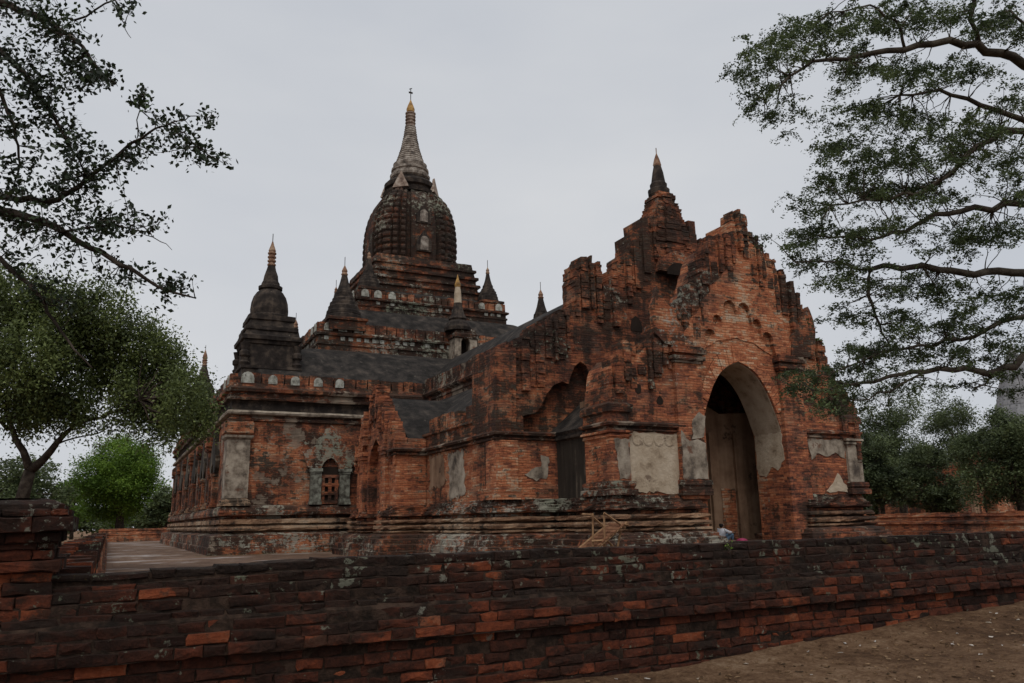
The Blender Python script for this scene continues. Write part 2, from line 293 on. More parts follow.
class MB:
    def __init__(s): s.v = []; s.f = []; s.r = []
    def add(s, verts, faces, rnd=None):
        k = len(s.v); s.v.extend([tuple(map(float, q)) for q in verts])
        s.f.extend([tuple(i + k for i in f) for f in faces])
        s.r.extend([random.random() if rnd is None else rnd] * len(faces)); return s
    def box(s, x0, x1, y0, y1, z0, z1, j=0.0, rnd=None):
        v = [(x, y, z) for z in (z0, z1) for y in (y0, y1) for x in (x0, x1)]
        if j: v = [tuple(c + random.uniform(-j, j) for c in q) for q in v]
        return s.add(v, [(0, 2, 3, 1), (4, 5, 7, 6), (0, 1, 5, 4), (2, 6, 7, 3), (0, 4, 6, 2), (1, 3, 7, 5)], rnd)
    def sweep(s, path, prof, closed=True, seg=.6, jit=.02, cap_top=False, cap_bot=False):
        n = len(path); pts = []; nor = []
        def en(a, b):
            dx, dy = b[0] - a[0], b[1] - a[1]; l = math.hypot(dx, dy); return (dy / l, -dx / l)
        E = [en(path[i], path[(i + 1) % n]) for i in range(n if closed else n - 1)]
        for i in range(n if closed else n - 1):
            a, b = path[i], path[(i + 1) % n]
            e = E[i]; pe = E[i - 1] if (closed or i > 0) else e
            d = 1 + e[0] * pe[0] + e[1] * pe[1]
            pts.append(a); nor.append(((e[0] + pe[0]) / d, (e[1] + pe[1]) / d))
            k = max(1, int(math.hypot(b[0] - a[0], b[1] - a[1]) / seg))
            for q in range(1, k):
                t = q / k; pts.append((a[0] + (b[0] - a[0]) * t, a[1] + (b[1] - a[1]) * t)); nor.append(e)
        if not closed: pts.append(path[-1]); nor.append(E[-1])
        m = len(pts); v = []; f = []
        for r, (o, z) in enumerate(prof):
            for p, q in zip(pts, nor):
                oo = o + random.uniform(-jit, jit); v.append((p[0] + q[0] * oo, p[1] + q[1] * oo, z + random.uniform(-jit, jit) * .5))
        for r in range(len(prof) - 1):
            for i in range(m if closed else m - 1):
                j = (i + 1) % m; f.append((r * m + i, r * m + j, (r + 1) * m + j, (r + 1) * m + i))
        if cap_top: f.append(tuple(range((len(prof) - 1) * m, len(prof) * m)))
        if cap_bot: f.append(tuple(reversed(range(m))))
        return s.add(v, f)
    def lathe(s, cx, cy, prof, n=24, fn=None, rot=0.0, jit=0.0):
        v = []; f = []; m = len(prof)
        for r, z in prof:
            for i in range(n):
                a = 2 * math.pi * i / n + rot; rr = r * (fn(a, z) if fn else 1) + random.uniform(-jit, jit)
                v.append((cx + rr * math.cos(a), cy + rr * math.sin(a), z))
        for k in range(m - 1):
            for i in range(n):
                j = (i + 1) % n; f.append((k * n + i, k * n + j, (k + 1) * n + j, (k + 1) * n + i))
        f.append(tuple(reversed(range(n)))); f.append(tuple(range((m - 1) * n, m * n)))
        return s.add(v, f)
    def tube(s, pts, rad, n=6):
        pts = [Vector(p) for p in pts]; v = []; f = []
        if not hasattr(rad, '__len__'): rad = [rad] * len(pts)
        for i, p in enumerate(pts):
            d = (pts[min(i + 1, len(pts) - 1)] - pts[max(i - 1, 0)]).normalized()
            a = d.cross(Vector((0, 0, 1)) if abs(d.z) < .9 else Vector((1, 0, 0))).normalized(); b = d.cross(a)
            for k in range(n):
                t = 2 * math.pi * k / n; v.append(p + (a * math.cos(t) + b * math.sin(t)) * rad[i])
        for i in range(len(pts) - 1):
            for k in range(n):
                j = (k + 1) % n; f.append((i * n + k, i * n + j, (i + 1) * n + j, (i + 1) * n + k))
        f.append(tuple(reversed(range(n)))); f.append(tuple(range((len(pts) - 1) * n, len(pts) * n)))
        return s.add(v, f)
    def slab(s, poly, d0, d1, axis='y'):
        """closed outline (a, z) extruded along y (a = x) or along x (a = y)"""
        n = len(poly)
        def q(a, z, d): return (a, d, z) if axis == 'y' else (d, a, z)
        v = [q(a, z, d0) for a, z in poly] + [q(a, z, d1) for a, z in poly]
        tri = geometry.tessellate_polygon([[Vector((a, z, 0)) for a, z in poly]])
        f = [tuple(t) for t in tri] + [tuple(i + n for i in reversed(t)) for t in tri]
        f += [(i, (i + 1) % n, (i + 1) % n + n, i + n) for i in range(n)]
        return s.add(v, f)
    def build(s, name, mat, parent=None, smooth=False, fix=True):
        me = bpy.data.meshes.new(name)
        org = ORG.get(parent.name, np.zeros(3)) if parent else np.zeros(3)
        me.from_pydata([tuple(np.array(v) - org) for v in s.v], [], s.f); me.update()
        at = me.attributes.new("rnd", 'FLOAT', 'FACE'); at.data.foreach_set("value", s.r)
        if fix:
            import bmesh
            b = bmesh.new(); b.from_mesh(me); bmesh.ops.recalc_face_normals(b, faces=b.faces); b.to_mesh(me); b.free()
        if smooth: me.polygons.foreach_set("use_smooth", [True] * len(me.polygons))
        me.materials.append(MAT[mat])
        o = bpy.data.objects.new(name, me); COL.objects.link(o)
        if parent: o.parent = parent; ORG[o.name] = org
        return o

def copy_tree(o, loc, parent=None):
    c = o.copy(); COL.objects.link(c); c.parent = parent
    if loc is not None: c.location = loc
    for ch in o.children: copy_tree(ch, None, c)
    return c

def jag(pts, step=.17, j=.05):
    """break an outline into brick-sized steps with worn corners"""
    o = []
    for a, b in zip(pts[:-1], pts[1:]):
        l = math.hypot(b[0] - a[0], b[1] - a[1]); k = max(1, int(l / step))
        for i in range(k):
            t = i / k; t2 = (i + .5) / k
            o.append((a[0] + (b[0] - a[0]) * t + random.uniform(-j, j), a[1] + (b[1] - a[1]) * t + random.uniform(-j, j)))
    o.append(pts[-1]); return o

def merlons(m, a0, a1, z0, z1, d0, d1, axis='y', w=.55, gap=.1, jit=.04, drop=.12):
    a = a0; rr = random.uniform
    while a < a1 - .15:
        ww = min(w * rr(.85, 1.15), a1 - a - .02); zt = z1 + rr(-jit, jit)
        if random.random() < drop: zt = z0 + (z1 - z0) * rr(.3, .7)
        dd = rr(-.02, .02)
        if axis == 'y': m.box(a, a + ww - gap, d0 + dd, d1 + dd, z0, zt, .012)
        else: m.box(d0 + dd, d1 + dd, a, a + ww - gap, z0, zt, .012)
        a += ww

def flames(m, pts, depth, d0, d1, axis='y', w=.34, jit=.12):
    w *= .78
    """a gable's crest of upright worn brick tongues under the outline pts (a, z)"""
    a = pts[0][0]; end = pts[-1][0]
    xs = [p[0] for p in pts]; zs = [p[1] for p in pts]
    while a < end - .08:
        ww = min(w * random.uniform(.6, 1.35), end - a); c = a + ww / 2
        z = float(np.interp(c, xs, zs)) + random.uniform(-jit, jit)
        k = random.uniform(-.13, .08)
        lo = z - depth * random.uniform(.7, 1.25)
        g = random.uniform(.008, .035)
        x0, x1 = a + g, a + ww - g; zz = lo; q = 0
        while zz < z - .02:                       # worn in lifts of a few courses
            h = min(random.uniform(.09, .3), z - zz); last = zz + h > z - .03
            ins = random.uniform(0, .035) + (random.uniform(.02, .07) if last else 0); e = random.uniform(-.035, .03)
            if axis == 'y': m.box(x0 + ins, x1 - ins * random.uniform(.3, 1), d0 + k + e + ins * .5, d1 - ins - .003 * q, zz, zz + h - .002, .018)
            else: m.box(d0 + k + e + ins * .5, d1 - ins - .003 * q, x0 + ins, x1 - ins * random.uniform(.3, 1), zz, zz + h - .002, .018)
            zz += h; q += 1
        a += ww

def scatter_plate(m, outline, d0, thick, axis='y', step=.12, j=.05, side=-1):
    """a patch of surviving plaster with a ragged outline, a little proud of its wall"""
    o = jag(outline + [outline[0]], step, j)[:-1]
    m.slab(o, d0 + side * thick, d0 - side * .02, axis)

# ================================================================== THE TEMPLE
XC = 18.4
temple = thing("temple", (XC, 20.0, .37), "large weathered red brick temple with dark ribbed dome, spires and arched porch", "temple")
PB = lambda m, name, mat, parent=None, **k: m.build(name, mat, parent or temple, **k)

PLN = [(.85, .37), (.86, .62), (.78, .64), (.78, .86), (.66, .89), (.64, 1.06), (.50, 1.09), (.48, 1.19), (.34, 1.24), (.25, 1.27)]
BND = [(.25, 1.27), (.33, 1.31), (.33, 1.36), (.06, 1.37), (.06, 1.42), (.31, 1.43), (.34, 1.50), (.31, 1.57), (.04, 1.58), (.04, 1.64), (.29, 1.65), (.31, 1.71), (.29, 1.77), (.0, 1.78)]
LDG = [(.0, 1.78), (.0, 1.87), (.27, 1.92), (.29, 1.97), (.24, 1.98), (.25, 2.05), (.18, 2.06), (.19, 2.14), (.12, 2.15), (.12, 2.23), (.05, 2.24), (.04, 2.32), (-.05, 2.34)]
CAPB = [(-.02, 4.22), (.08, 4.25), (.08, 4.30), (.03, 4.31), (.03, 4.37), (.15, 4.39), (.17, 4.46), (.10, 4.52), (-.05, 4.54)]
def mouldings(path, f=lambda z: z, name='', parent=None, seg=.6, closed=True):
    for nm, pr, mt in (("plinth", PLN, 'plinth'), ("moulding", BND, 'band'), ("ledge", LDG, 'plinth')):
        m = MB(); m.sweep(path, [(o, f(z)) for o, z in pr], closed=closed, seg=seg * .55, jit=.032); PB(m, nm, mt, parent)
def rect(x0, x1, y0, y1): return [(x0, y0), (x1, y0), (x1, y1), (x0, y1)]

# ---- main block
MX0, MX1, MY0, MY1 = 4.9, 31.9, 40.3, 77.0
MR = rect(MX0, MX1, MY0, MY1)
fm = lambda z: .37 + (z - .37) * 1.135
m = MB(); m.sweep(MR, [(.78, .37), (.78, .70), (.70, .73), (.68, 1.22), (.40, 1.27), (.22, 1.33)], jit=.03); PB(m, "plinth", 'plinth')
m = MB(); m.sweep(MR, [(.22, 1.33), (.04, 1.35), (.04, 1.42), (.34, 1.45), (.36, 1.54), (.28, 1.64), (.06, 1.66), (.06, 1.74), (.30, 1.76), (.30, 1.96), (.0, 1.98)], jit=.032, seg=.35); PB(m, "moulding", 'band')
m = MB(); m.sweep(MR, [(.0, 1.98), (.0, 2.1), (.30, 2.16), (.33, 2.3), (.28, 2.5), (.12, 2.6), (0, 2.62)], jit=.022); PB(m, "ledge", 'plinth')
m = MB(); m.sweep(MR, [(0, 2.60), (.0, 4.5), (-.02, 6.62)], jit=.012); PB(m, "main_wall", 'brick_main')
for nm, pr, mt in (("architrave", [(-.02, 6.62), (.08, 6.66), (.10, 6.78), (.0, 6.82), (.0, 6.93)], 'cornice'), ("cornice_band", [(.0, 6.93), (.2, 6.96), (.24, 7.06), (.2, 7.14), (.0, 7.18)], 'plaster_grey'),
                   ("cavetto", [(.0, 7.18), (-.02, 7.5), (.06, 7.62), (.22, 7.66)], 'darkstone'), ("cornice", [(.22, 7.66), (.26, 7.76), (.14, 7.8), (.16, 8.02), (.30, 8.06), (.34, 8.22), (.22, 8.32)], 'cornice')):
    m = MB(); m.sweep(MR, pr, jit=.022); PB(m, nm, mt)
m = MB(); m.sweep(MR, [(.22, 8.30), (.16, 8.34), (.12, 8.5), (-.4, 8.52)], jit=.02)
for y in (MY0 - .08,): merlons(m, MX0, 16.0, 8.49, 9.02, y, y + .35, 'y', .62, .08)
merlons(m, MY0 + .3, MY1, 8.49, 9.02, MX0 - .08, MX0 + .25, 'x', .62, .08)
merlons(m, MY0 + .3, MY1, 8.49, 9.02, MX1 - .25, MX1 + .08, 'x', .62, .08)
merlons(m, MX0, MX1, 8.49, 9.02, MY1 - .3, MY1 + .05, 'y', .62, .08)
merlons(m, 21.0, MX1, 8.49, 9.02, MY0 - .08, MY0 + .27, 'y', .62, .08); PB(m, "parapet", 'brick_gable')

def plaque(x, y, z, w, h, parent, axis='y', side=-1):
    m = MB(); o = [(-w / 2, 0), (w / 2, 0)] + [(w / 2 * math.cos(t), h - w / 2 + w / 2 * math.sin(t)) for t in np.linspace(0, math.pi, 7)]
    a0 = x if axis == 'y' else y; d = y if axis == 'y' else x
    m.slab([(a0 + a, z + b) for a, b in o], d, d + side * .05, axis); PB(m, "plaque", 'plaque', parent)
parap = [o for o in bpy.data.objects if o.name.startswith("parapet")][0]
for i, x in enumerate((5.55, 6.75, 7.85, 9.0, 10.1)): plaque(x, MY0 - .11, 8.5, .62 if i == 0 else .44, .56 if i == 0 else .46, parap)
for y in (41.2, 42.6): plaque(MX0 - .11, y, 8.5, .5, .5, parap, 'x')

# corner pilasters with capitals and bases
def pilaster(x0, x1, y0, y1, zb, zt, mat, parent=None, capm='cornice'):
    m = MB(); R = rect(x0, x1, y0, y1)
    m.sweep(R, [(0, zb + .36), (0, zt - .88)], seg=.7, jit=.012); o = PB(m, "pilaster", mat, parent)
    m = MB(); m.sweep(R, [(-.03, zt - .88), (.03, zt - .86), (.12, zt - .78), (.14, zt - .68), (-.03, zt - .66)], seg=.7, jit=.012); PB(m, "capital", mat, o)
    m = MB(); m.sweep(R, [(-.03, zt - .66), (.02, zt - .64), (.14, zt - .56), (.14, zt - .08), (.08, zt), (-.04, zt + .01)], seg=.7, jit=.015); PB(m, "capital_block", 'brick_main', o)
    m = MB(); m.sweep(R, [(.16, zb), (.16, zb + .12), (.09, zb + .14), (.12, zb + .24), (.05, zb + .28), (-.03, zb + .37)], seg=.7, jit=.012); PB(m, "base", 'band', o)
    return o
pilaster(MX0 - .14, MX0 + .92, MY0 - .16, MY0 + .92, 2.6, 6.6, 'plaster_grey')
for y in (47.6, 53.0, 58.4, 63.8, 69.2, 74.6):
    pilaster(MX0 - .2, MX0 + .3, y, y + .8, 2.6, 6.6, 'brick_gable')

# ---- windows with flame pediments
def window(c, d, axis, side, parent=None, zb=2.62, s=1.0, mat='pediment', pm='lichen_stone'):
    """c: centre along the wall, d: wall face"""
    def bx(m, a0, a1, e0, e1, z0, z1, j=.012):
        lo, hi = sorted((d + side * e0, d + side * e1))
        if axis == 'y': m.box(c + a0, c + a1, lo, hi, z0, z1, j)
        else: m.box(lo, hi, c + a0, c + a1, z0, z1, j)
    m = MB(); bx(m, -.46, .46, .012, .05, zb, zb + 1.86); w = PB(m, "window", 'dark', parent)  # near-black slab behind the lattice; the opening's shade is its colour
    for q in (-1, 1):
        m = MB()
        bx(m, *sorted((q * .46, q * .98)), -.02, .26, zb + .28, zb + 1.5)
        bx(m, *sorted((q * .43, q * 1.03)), -.02, .34, zb, zb + .14); bx(m, *sorted((q * .45, q * 1.0)), -.02, .30, zb + .14, zb + .278)
        bx(m, *sorted((q * .45, q * 1.0)), -.02, .30, zb + 1.503, zb + 1.6); bx(m, *sorted((q * .42, q * 1.05)), -.02, .35, zb + 1.603, zb + 1.76)
        PB(m, "pilaster", pm, w)
    m = MB()
    o = [(-.46, 1.765), (-1.06, 1.765), (-1.30, 2.2), (-1.36, 2.62), (-1.0, 2.72), (-.72, 3.0), (-.62, 3.3), (-.4, 3.42), (-.28, 3.75), (-.1, 3.85), (0, 3.98)]
    full = o + [(-a, z) for a, z in reversed(o[:-1])] + [(.40, 1.95), (.2, 2.2), (0, 2.32), (-.2, 2.2), (-.40, 1.95)]
    full = jag([(c + a, zb + z) for a, z in full], .14, .04)
    lo, hi = sorted((d - side * .02, d + side * .22)); m.slab(full, lo, hi, axis); PB(m, "pediment", mat, w)
    m = MB()                                              # pierced brick lattice
    for k in range(4): bx(m, -.45, .45, .055, .16, zb + .05 + k * .42, zb + .20 + k * .42, .01)
    for k in (-1, 0, 1): bx(m, k * .33 - .075, k * .33 + .075, .055, .148, zb + .02, zb + 1.45, .01)
    PB(m, "lattice", 'brick', w)
    return w
window(9.75, MY0, 'y', -1)
for y in (45.2, 50.6, 56.0, 61.4, 66.8, 72.2): window(y, MX0, 'x', -1, mat='plaster_black', pm='brick_gable')

# ---- main roof, terraces
def frustum(name, r0, z0, r1, z1, mat, k=1):
    m = MB(); n = 6; v = []; f = []
    rings = []
    for i in range(n + 1):
        t = i / n; zz = z0 + (z1 - z0) * math.sin(t * math.pi / 2 * .9) / math.sin(math.pi / 2 * .9)
        rr = [(a[0] + (b[0] - a[0]) * t, a[1] + (b[1] - a[1]) * t) for a, b in zip(rect(*r0), rect(*r1))]
        rings.append((rr, zz))
    for rr, zz in rings: v += [(x, y, zz) for x, y in rr]
    for i in range(n):
        for q in range(4): f.append((i * 4 + q, i * 4 + (q + 1) % 4, (i + 1) * 4 + (q + 1) % 4, (i + 1) * 4 + q))
    m.add(v, f); return PB(m, name, mat)
TY = 53.6
sq = lambda h: (XC - h, XC + h, TY - h, TY + h)
frustum("roof", (MX0 + .3, MX1 - .3, MY0 + .35, MY1 - .3), 8.6, sq(8.2), 11.62, 'roof')
def terrace(h, z0, prof, parz, name="terrace", par=True, w=.62):
    m = MB(); R = rect(*sq(h)); m.sweep(R, [(o, z0 + z) for o, z in prof], jit=.025, seg=.5, cap_top=True)
    t = PB(m, name, 'terrace')
    if par:
        m = MB(); zt = z0 + prof[-1][1]
        for s in (-1, 1):
            merlons(m, XC - h, XC + h, zt - .02, zt + parz, TY + s * (h - .1) - .17, TY + s * (h - .1) + .17, 'y', w, .07, drop=.05)
            merlons(m, TY - h + .3, TY + h - .3, zt - .02, zt + parz, XC + s * (h - .1) - .17, XC + s * (h - .1) + .17, 'x', w, .07, drop=.05)
        PB(m, "parapet", 'brick_gable', t)
    return t
t1 = terrace(8.3, 11.5, [(0, 0), (0, .35), (.08, .42), (.08, .60), (.0, .62), (.0, .92), (.16, .96), (.2, 1.08), (.1, 1.16), (.05, 1.2)], .55)
t2 = terrace(5.3, 15.0, [(0, -.2), (0, .25), (.07, .30), (.07, .42), (0, .44), (0, .66), (.14, .70), (.17, .80), (.05, .88)], .5, w=.5)
t3 = terrace(3.55, 16.9, [(.4, -.3), (.42, .35), (.55, .42), (.55, .58), (.30, .66), (.28, .88), (.42, .95), (.42, 1.12), (.20, 1.2), (.18, 1.45), (.33, 1.52), (.33, 1.7), (.1, 1.78), (.08, 2.05), (.2, 2.1), (.2, 2.28), (0, 2.34), (-.05, 2.75)], .4, par=False)
frustum("roof", sq(8.0), 12.75, sq(5.2), 15.05, 'roof'); frustum("roof", sq(5.0), 15.9, sq(3.85), 16.95, 'roof')
for t, h, z in ((t1, 8.3, 12.72), (t2, 5.3, 15.9)):
    for k in (.5, 1.35, 2.3): plaque(XC - h + k, TY - h - .09, z, .5, .5, t)
    plaque(XC + h - 1.9, TY - h - .09, z, .45, .45, t); plaque(XC + h - .6, TY - h - .09, z, .5, .5, t)
    plaque(XC - h - .09, TY - h + .6, z, .5, .5, t, 'x'); plaque(XC - h - .09, TY - h + 1.5, z, .4, .45, t, 'x')
    zz = z - (.52 if h > 6 else .42); k = .3
    while k < 2 * h - .4:
        if random.random() < .6: m = MB(); m.box(XC - h + k, XC - h + k + .26, TY - h - .035, TY - h + .05, zz, zz + .22, .01); PB(m, "small_plaque", 'plaque', t)
        if random.random() < .5 and k < 9: m = MB(); m.box(XC - h - .035, XC - h + .05, TY - h + k, TY - h + k + .26, zz, zz + .22, .01); PB(m, "small_plaque", 'plaque', t)
        k += .48

# ---- the ribbed dome (sikhara)
def dome_r(a, z):
    c, s_ = abs(math.cos(a)), abs(math.sin(a)); n = 4.2
    r = 1 / (c ** n + s_ ** n) ** (1 / n)
    lat = min(c, s_) / max(c, s_)                       # 0 at a face's middle, 1 at a corner
    rib = 0
    if lat < .30: rib = .045
    elif lat < .36: rib = -.10
    else:
        ph = (lat - .36) / .64 * 3
        rib = .03 if (ph % 1) > .3 else -.10
        if rib > 0: rib += .022 * (1 if (z / .46) % 1 > .35 else -1)
    return (r * .885 + rib * .8)
DP = [(19.5, 3.30), (20.0, 3.34), (21, 3.38), (22, 3.36), (22.8, 3.28), (23.6, 3.12), (24.2, 2.92), (24.7, 2.66), (25.1, 2.36), (25.4, 2.05), (25.62, 1.85)]
zz = np.arange(19.5, 25.62, .155)
prof = [(float(np.interp(z, [d[0] for d in DP], [d[1] for d in DP])), float(z)) for z in zz] + [(1.5, 25.66)]
m = MB(); m.lathe(XC, TY, prof, 240, dome_r, jit=.012); dome = PB(m, "dome", 'dome')
for z, h in ((20.3, 1.0), (22.45, .85)):
    m = MB(); yf = TY - float(np.interp(z + .5, [d[0] for d in DP], [d[1] for d in DP])) + .25
    m.slab([(XC + a, z + b) for a, b in ((-.55, 0), (.55, 0), (.55, h * .8), (.3, h * 1.15), (0, h * 1.6), (-.3, h * 1.15), (-.55, h * .8))], yf - .12, yf + .3); nn_ = PB(m, "niche", 'darkstone', dome)
    m = MB(); m.slab([(XC + .3 * math.cos(t), z + .1 + (h * .75 if math.sin(t) > 0 else 0) + .28 * max(0, math.sin(t))) for t in np.linspace(-math.pi, math.pi, 14)[:-1]], yf - .17, yf - .125); PB(m, "niche_figure", 'spire', nn_)

m = MB(); m.lathe(XC, TY, [(2.0, 25.45), (2.05, 25.7), (1.75, 25.78), (1.72, 26.0), (1.9, 26.1), (1.92, 26.4), (1.72, 26.62), (1.4, 26.7), (1.38, 26.95)], 32, jit=.02); neck = PB(m, "spire_base", 'darkstone')
for k in range(4):
    a = k * math.pi / 2 + math.pi / 4 + .12; m = MB()
    dx, dy = math.cos(a), math.sin(a); q = lambda r, t, z: (XC + dx * r - dy * t, TY + dy * r + dx * t, z)
    m.add([q(2.12, -.62, 25.6), q(2.12, .62, 25.6), q(1.95, 0, 26.95), q(1.8, -.62, 25.6), q(1.8, .62, 25.6), q(1.8, 0, 26.9)], [(0, 1, 2), (3, 5, 4), (0, 3, 4, 1), (1, 4, 5, 2), (0, 2, 5, 3)])
    PB(m, "antefix", 'spire_top', neck)
pr = [(1.38, 26.9), (1.5, 27.0), (1.52, 27.2), (1.36, 27.32), (1.34, 27.5), (1.42, 27.56), (1.40, 27.75), (1.22, 27.85), (1.26, 27.98), (1.28, 28.15), (1.1, 28.3)]
z = 28.3; 
while z < 31.3:
    r = float(np.interp(z, [28.3, 29.4, 30.4, 31.3], [1.06, .72, .52, .40])); pr += [(r, z), (r + .03, z + .07), (r - .04, z + .17)]; z += .2
m = MB(); m.lathe(XC, TY, pr, 28, jit=.012); sp = PB(m, "spire", 'spire')
pr = []
z = 31.35
while z < 32.6: pr += [(.33, z), (.40, z + .05), (.40, z + .12), (.32, z + .16)]; z += .27
m = MB(); m.lathe(XC, TY, pr, 20); PB(m, "spire_rings", 'spire_top', sp)
m = MB(); m.lathe(XC, TY, [(.2, 32.6), (.3, 32.66), (.32, 32.9), (.22, 33.2), (.1, 33.5), (.03, 33.7)], 16); PB(m, "finial", 'gold', sp)
m = MB(); m.tube([(XC, TY, 33.6), (XC, TY, 34.7)], .03); m.box(XC - .16, XC + .16, TY - .012, TY + .012, 34.25, 34.4); m.tube([(XC - .12, TY, 34.6), (XC + .1, TY, 34.72)], .03); PB(m, "weather_vane", 'darkstone', sp)

# ---- corner stupas of the main roof
def corner_stupa():
    h = 1.4; m = MB(); R = rect(-h, h, -h, h)
    m.sweep(R, [(.16, 8.5), (.16, 8.95), (.05, 9.0), (.05, 9.5), (.14, 9.55), (.14, 9.7), (-.08, 9.72), (-.1, 10.85), (-.02, 10.9), (.02, 11.05), (.12, 11.1), (.14, 11.3), (-.04, 11.38), (-.12, 11.6), (-.05, 11.66), (-.05, 11.85), (-.25, 11.9), (-.3, 12.2), (-.22, 12.25), (-.22, 12.5), (-.6, 12.55)], seg=.5, jit=.02, cap_top=True)
    for sx in (-1, 1):
        for sy in (-1, 1): m.lathe(sx * 1.33, sy * 1.33, [(.2, 9.7), (.26, 9.85), (.17, 9.95), (.17, 10.1), (.26, 10.2), (.26, 10.4), (.16, 10.5), (.2, 10.7), (.24, 10.86)], 12)
    b = m.build("corner_stupa", MAT and 'darkstone')
    m = MB(); m.lathe(0, 0, [(1.0, 12.5), (1.0, 12.65), (.94, 12.7), (.96, 13.0), (.92, 13.4), (.82, 13.75), (.66, 14.02), (.52, 14.15)], 40, lambda a, z: 1 + .05 * abs(math.cos(a * 8))); m.build("bell", 'darkstone', b)
    m = MB(); m.lathe(0, 0, [(.5, 14.12), (.64, 14.2), (.64, 14.35), (.5, 14.42), (.48, 14.55), (.40, 14.7), (.36, 15.0), (.26, 15.3), (.2, 15.55)], 20, jit=.01); m.build("spire", 'darkstone', b)
    pr = []; z = 15.55
    while z < 16.3: pr += [(.17, z), (.23, z + .05), (.23, z + .12), (.17, z + .16)]; z += .22
    pr += [(.2, 16.45), (.1, 16.75), (.03, 17.0)]
    m = MB(); m.lathe(0, 0, pr, 14); m.build("spire_rings", 'spire_red', b)
    m = MB(); m.tube([(0, 0, 16.9), (0, 0, 17.45)], .022); m.build("finial", 'darkstone', b)
    return b
base = np.array([XC, 20.0, .37])
def put(proto, x, y, z, first):
    o = proto if first else copy_tree(proto, None, temple)
    o.parent = temple; o.location = (x - base[0], y - base[1], z - base[2]); return o
pr0 = corner_stupa()
for i, (x, y) in enumerate(((6.9, 43.2), (6.5, 74.0), (29.9, 43.2), (29.9, 74.0))): put(pr0, x, y, 0, i == 0)

def small_stupa(r, h, nm="terrace_stupa"):
    m = MB(); R = rect(-r * 1.05, r * 1.05, -r * 1.05, r * 1.05)
    m.sweep(R, [(0, -.3), (0, .25), (.1, .3), (.1, .45), (-.05, .5)], seg=.5, jit=.015, cap_top=True); b = m.build(nm, 'terrace')
    pr = []; z = .5
    for rr, dz in ((1.02, .3), (.98, .25), (.88, .3), (.80, .22), (.66, .25), (.52, .22), (.5, .15), (.42, .12)):
        pr += [(rr * r, z), (rr * r * .99, z + dz * .75 * r), (rr * r * .92, z + dz * r)]; z += dz * r
    m = MB(); m.lathe(0, 0, pr, 24, jit=.012); m.build("bell", 'darkstone', b)
    z1 = z; z2 = z1 + (h - z1) * .52
    m = MB(); m.lathe(0, 0, [(.40 * r, z1 - .02), (.28 * r, z1 + (z2 - z1) * .4), (.16 * r, z2)], 16, jit=.008); m.build("spire", 'darkstone', b)
    m = MB(); m.lathe(0, 0, [(.15 * r, z2 - .01), (.20 * r, z2 + .08), (.14 * r, z2 + .2), (.17 * r, z2 + .3), (.10 * r, z2 + (h - z2) * .55), (.02, h - .2)], 14); m.build("gilded_tip", 'spire_red', b)
    m = MB(); m.tube([(0, 0, h - .3), (0, 0, h + .35)], .02); m.build("finial", 'darkstone', b)
    return b
s1 = small_stupa(1.05, 4.2)
for i, (x, y) in enumerate(((11.7, 46.1), (25.3, 46.1), (11.7, 60.6), (25.3, 60.6))): put(s1, x, y, 13.1, i == 0)
s2 = small_stupa(.74, 3.3)
for i, (x, y) in enumerate(((14.1, 49.2), (22.75, 49.2), (14.1, 58.0), (22.75, 58.0))): put(s2, x, y, 16.2, i == 0)

# ---- little shrine at the foot of the terraces
m = MB()
m.slab([(18.2, 11.3), (18.62, 11.3), (18.62, 12.5), (18.72, 12.72), (18.93, 12.85), (19.14, 12.72), (19.24, 12.5), (19.24, 11.3), (19.7, 11.3), (19.7, 12.7), (19.55, 13.0), (18.3, 13.0), (18.2, 12.7)], 44.3, 45.4); shr = PB(m, "shrine", 'plaster_grey')
m = MB(); m.box(18.25, 19.65, 45.0, 45.3, 11.3, 12.95); PB(m, "shrine_shade_panel", 'dark', shr)  # back panel coloured near-black to give the opening its shade
m = MB(); m.sweep(rect(18.2, 19.7, 44.3, 45.6), [(.02, 12.72), (.10, 12.8), (.12, 13.0), (-.05, 13.1), (-.1, 13.3), (-.2, 13.45)], cap_top=True, jit=.03); PB(m, "shrine_cornice", 'terrace', shr)
m = MB(); m.lathe(18.7, 45.0, [(.85, 13.3), (.88, 13.5), (.74, 13.8), (.5, 14.0), (.58, 14.1), (.42, 14.4), (.3, 14.85), (.26, 15.15)], 20, jit=.015); PB(m, "shrine_dome", 'darkstone', shr)
m = MB(); m.lathe(18.7, 45.0, [(.25, 15.1), (.22, 15.8), (.15, 16.3)], 14); PB(m, "shrine_spire", 'plaster', shr)
m = MB(); m.lathe(18.7, 45.0, [(.17, 16.2), (.2, 16.4), (.08, 16.75), (.02, 17.05)], 12); PB(m, "gilded_tip", 'gold', shr)

# ---- the hall (nave)
HX0, HX1, HY0, HY1 = 11.05, 25.75, 23.4, 40.3
HR = rect(HX0, HX1, HY0 + .6, HY1 + .2)
def side_path():
    return [(HX0, HY0), (HX1, HY0), (HX1, HY1 - .8), (HX0, HY1 - .8), (HX0, 35.5), (9.84, 35.5), (9.84, 29.9), (HX0, 29.9)]
mouldings([(HX0, 40.0), (HX0, 35.5), (9.84, 35.5), (9.84, 33.95), (10.8, 33.95)], seg=.55, closed=False)
mouldings([(10.8, 31.55), (9.84, 31.55), (9.84, 29.9), (HX0, 29.9), (HX0, HY0), (13.3, HY0), (13.3, 21.0)], seg=.5, closed=False)
mouldings([(23.5, 21.0), (23.5, HY0), (HX1, HY0), (HX1, 40.0)], seg=.6, closed=False)
m = MB(); m.sweep(rect(HX0 + .02, HX1 - .02, HY0 + .42, HY1), [(0, 2.3), (0, 4.25)], jit=.015); PB(m, "hall_wall", 'brick_side')
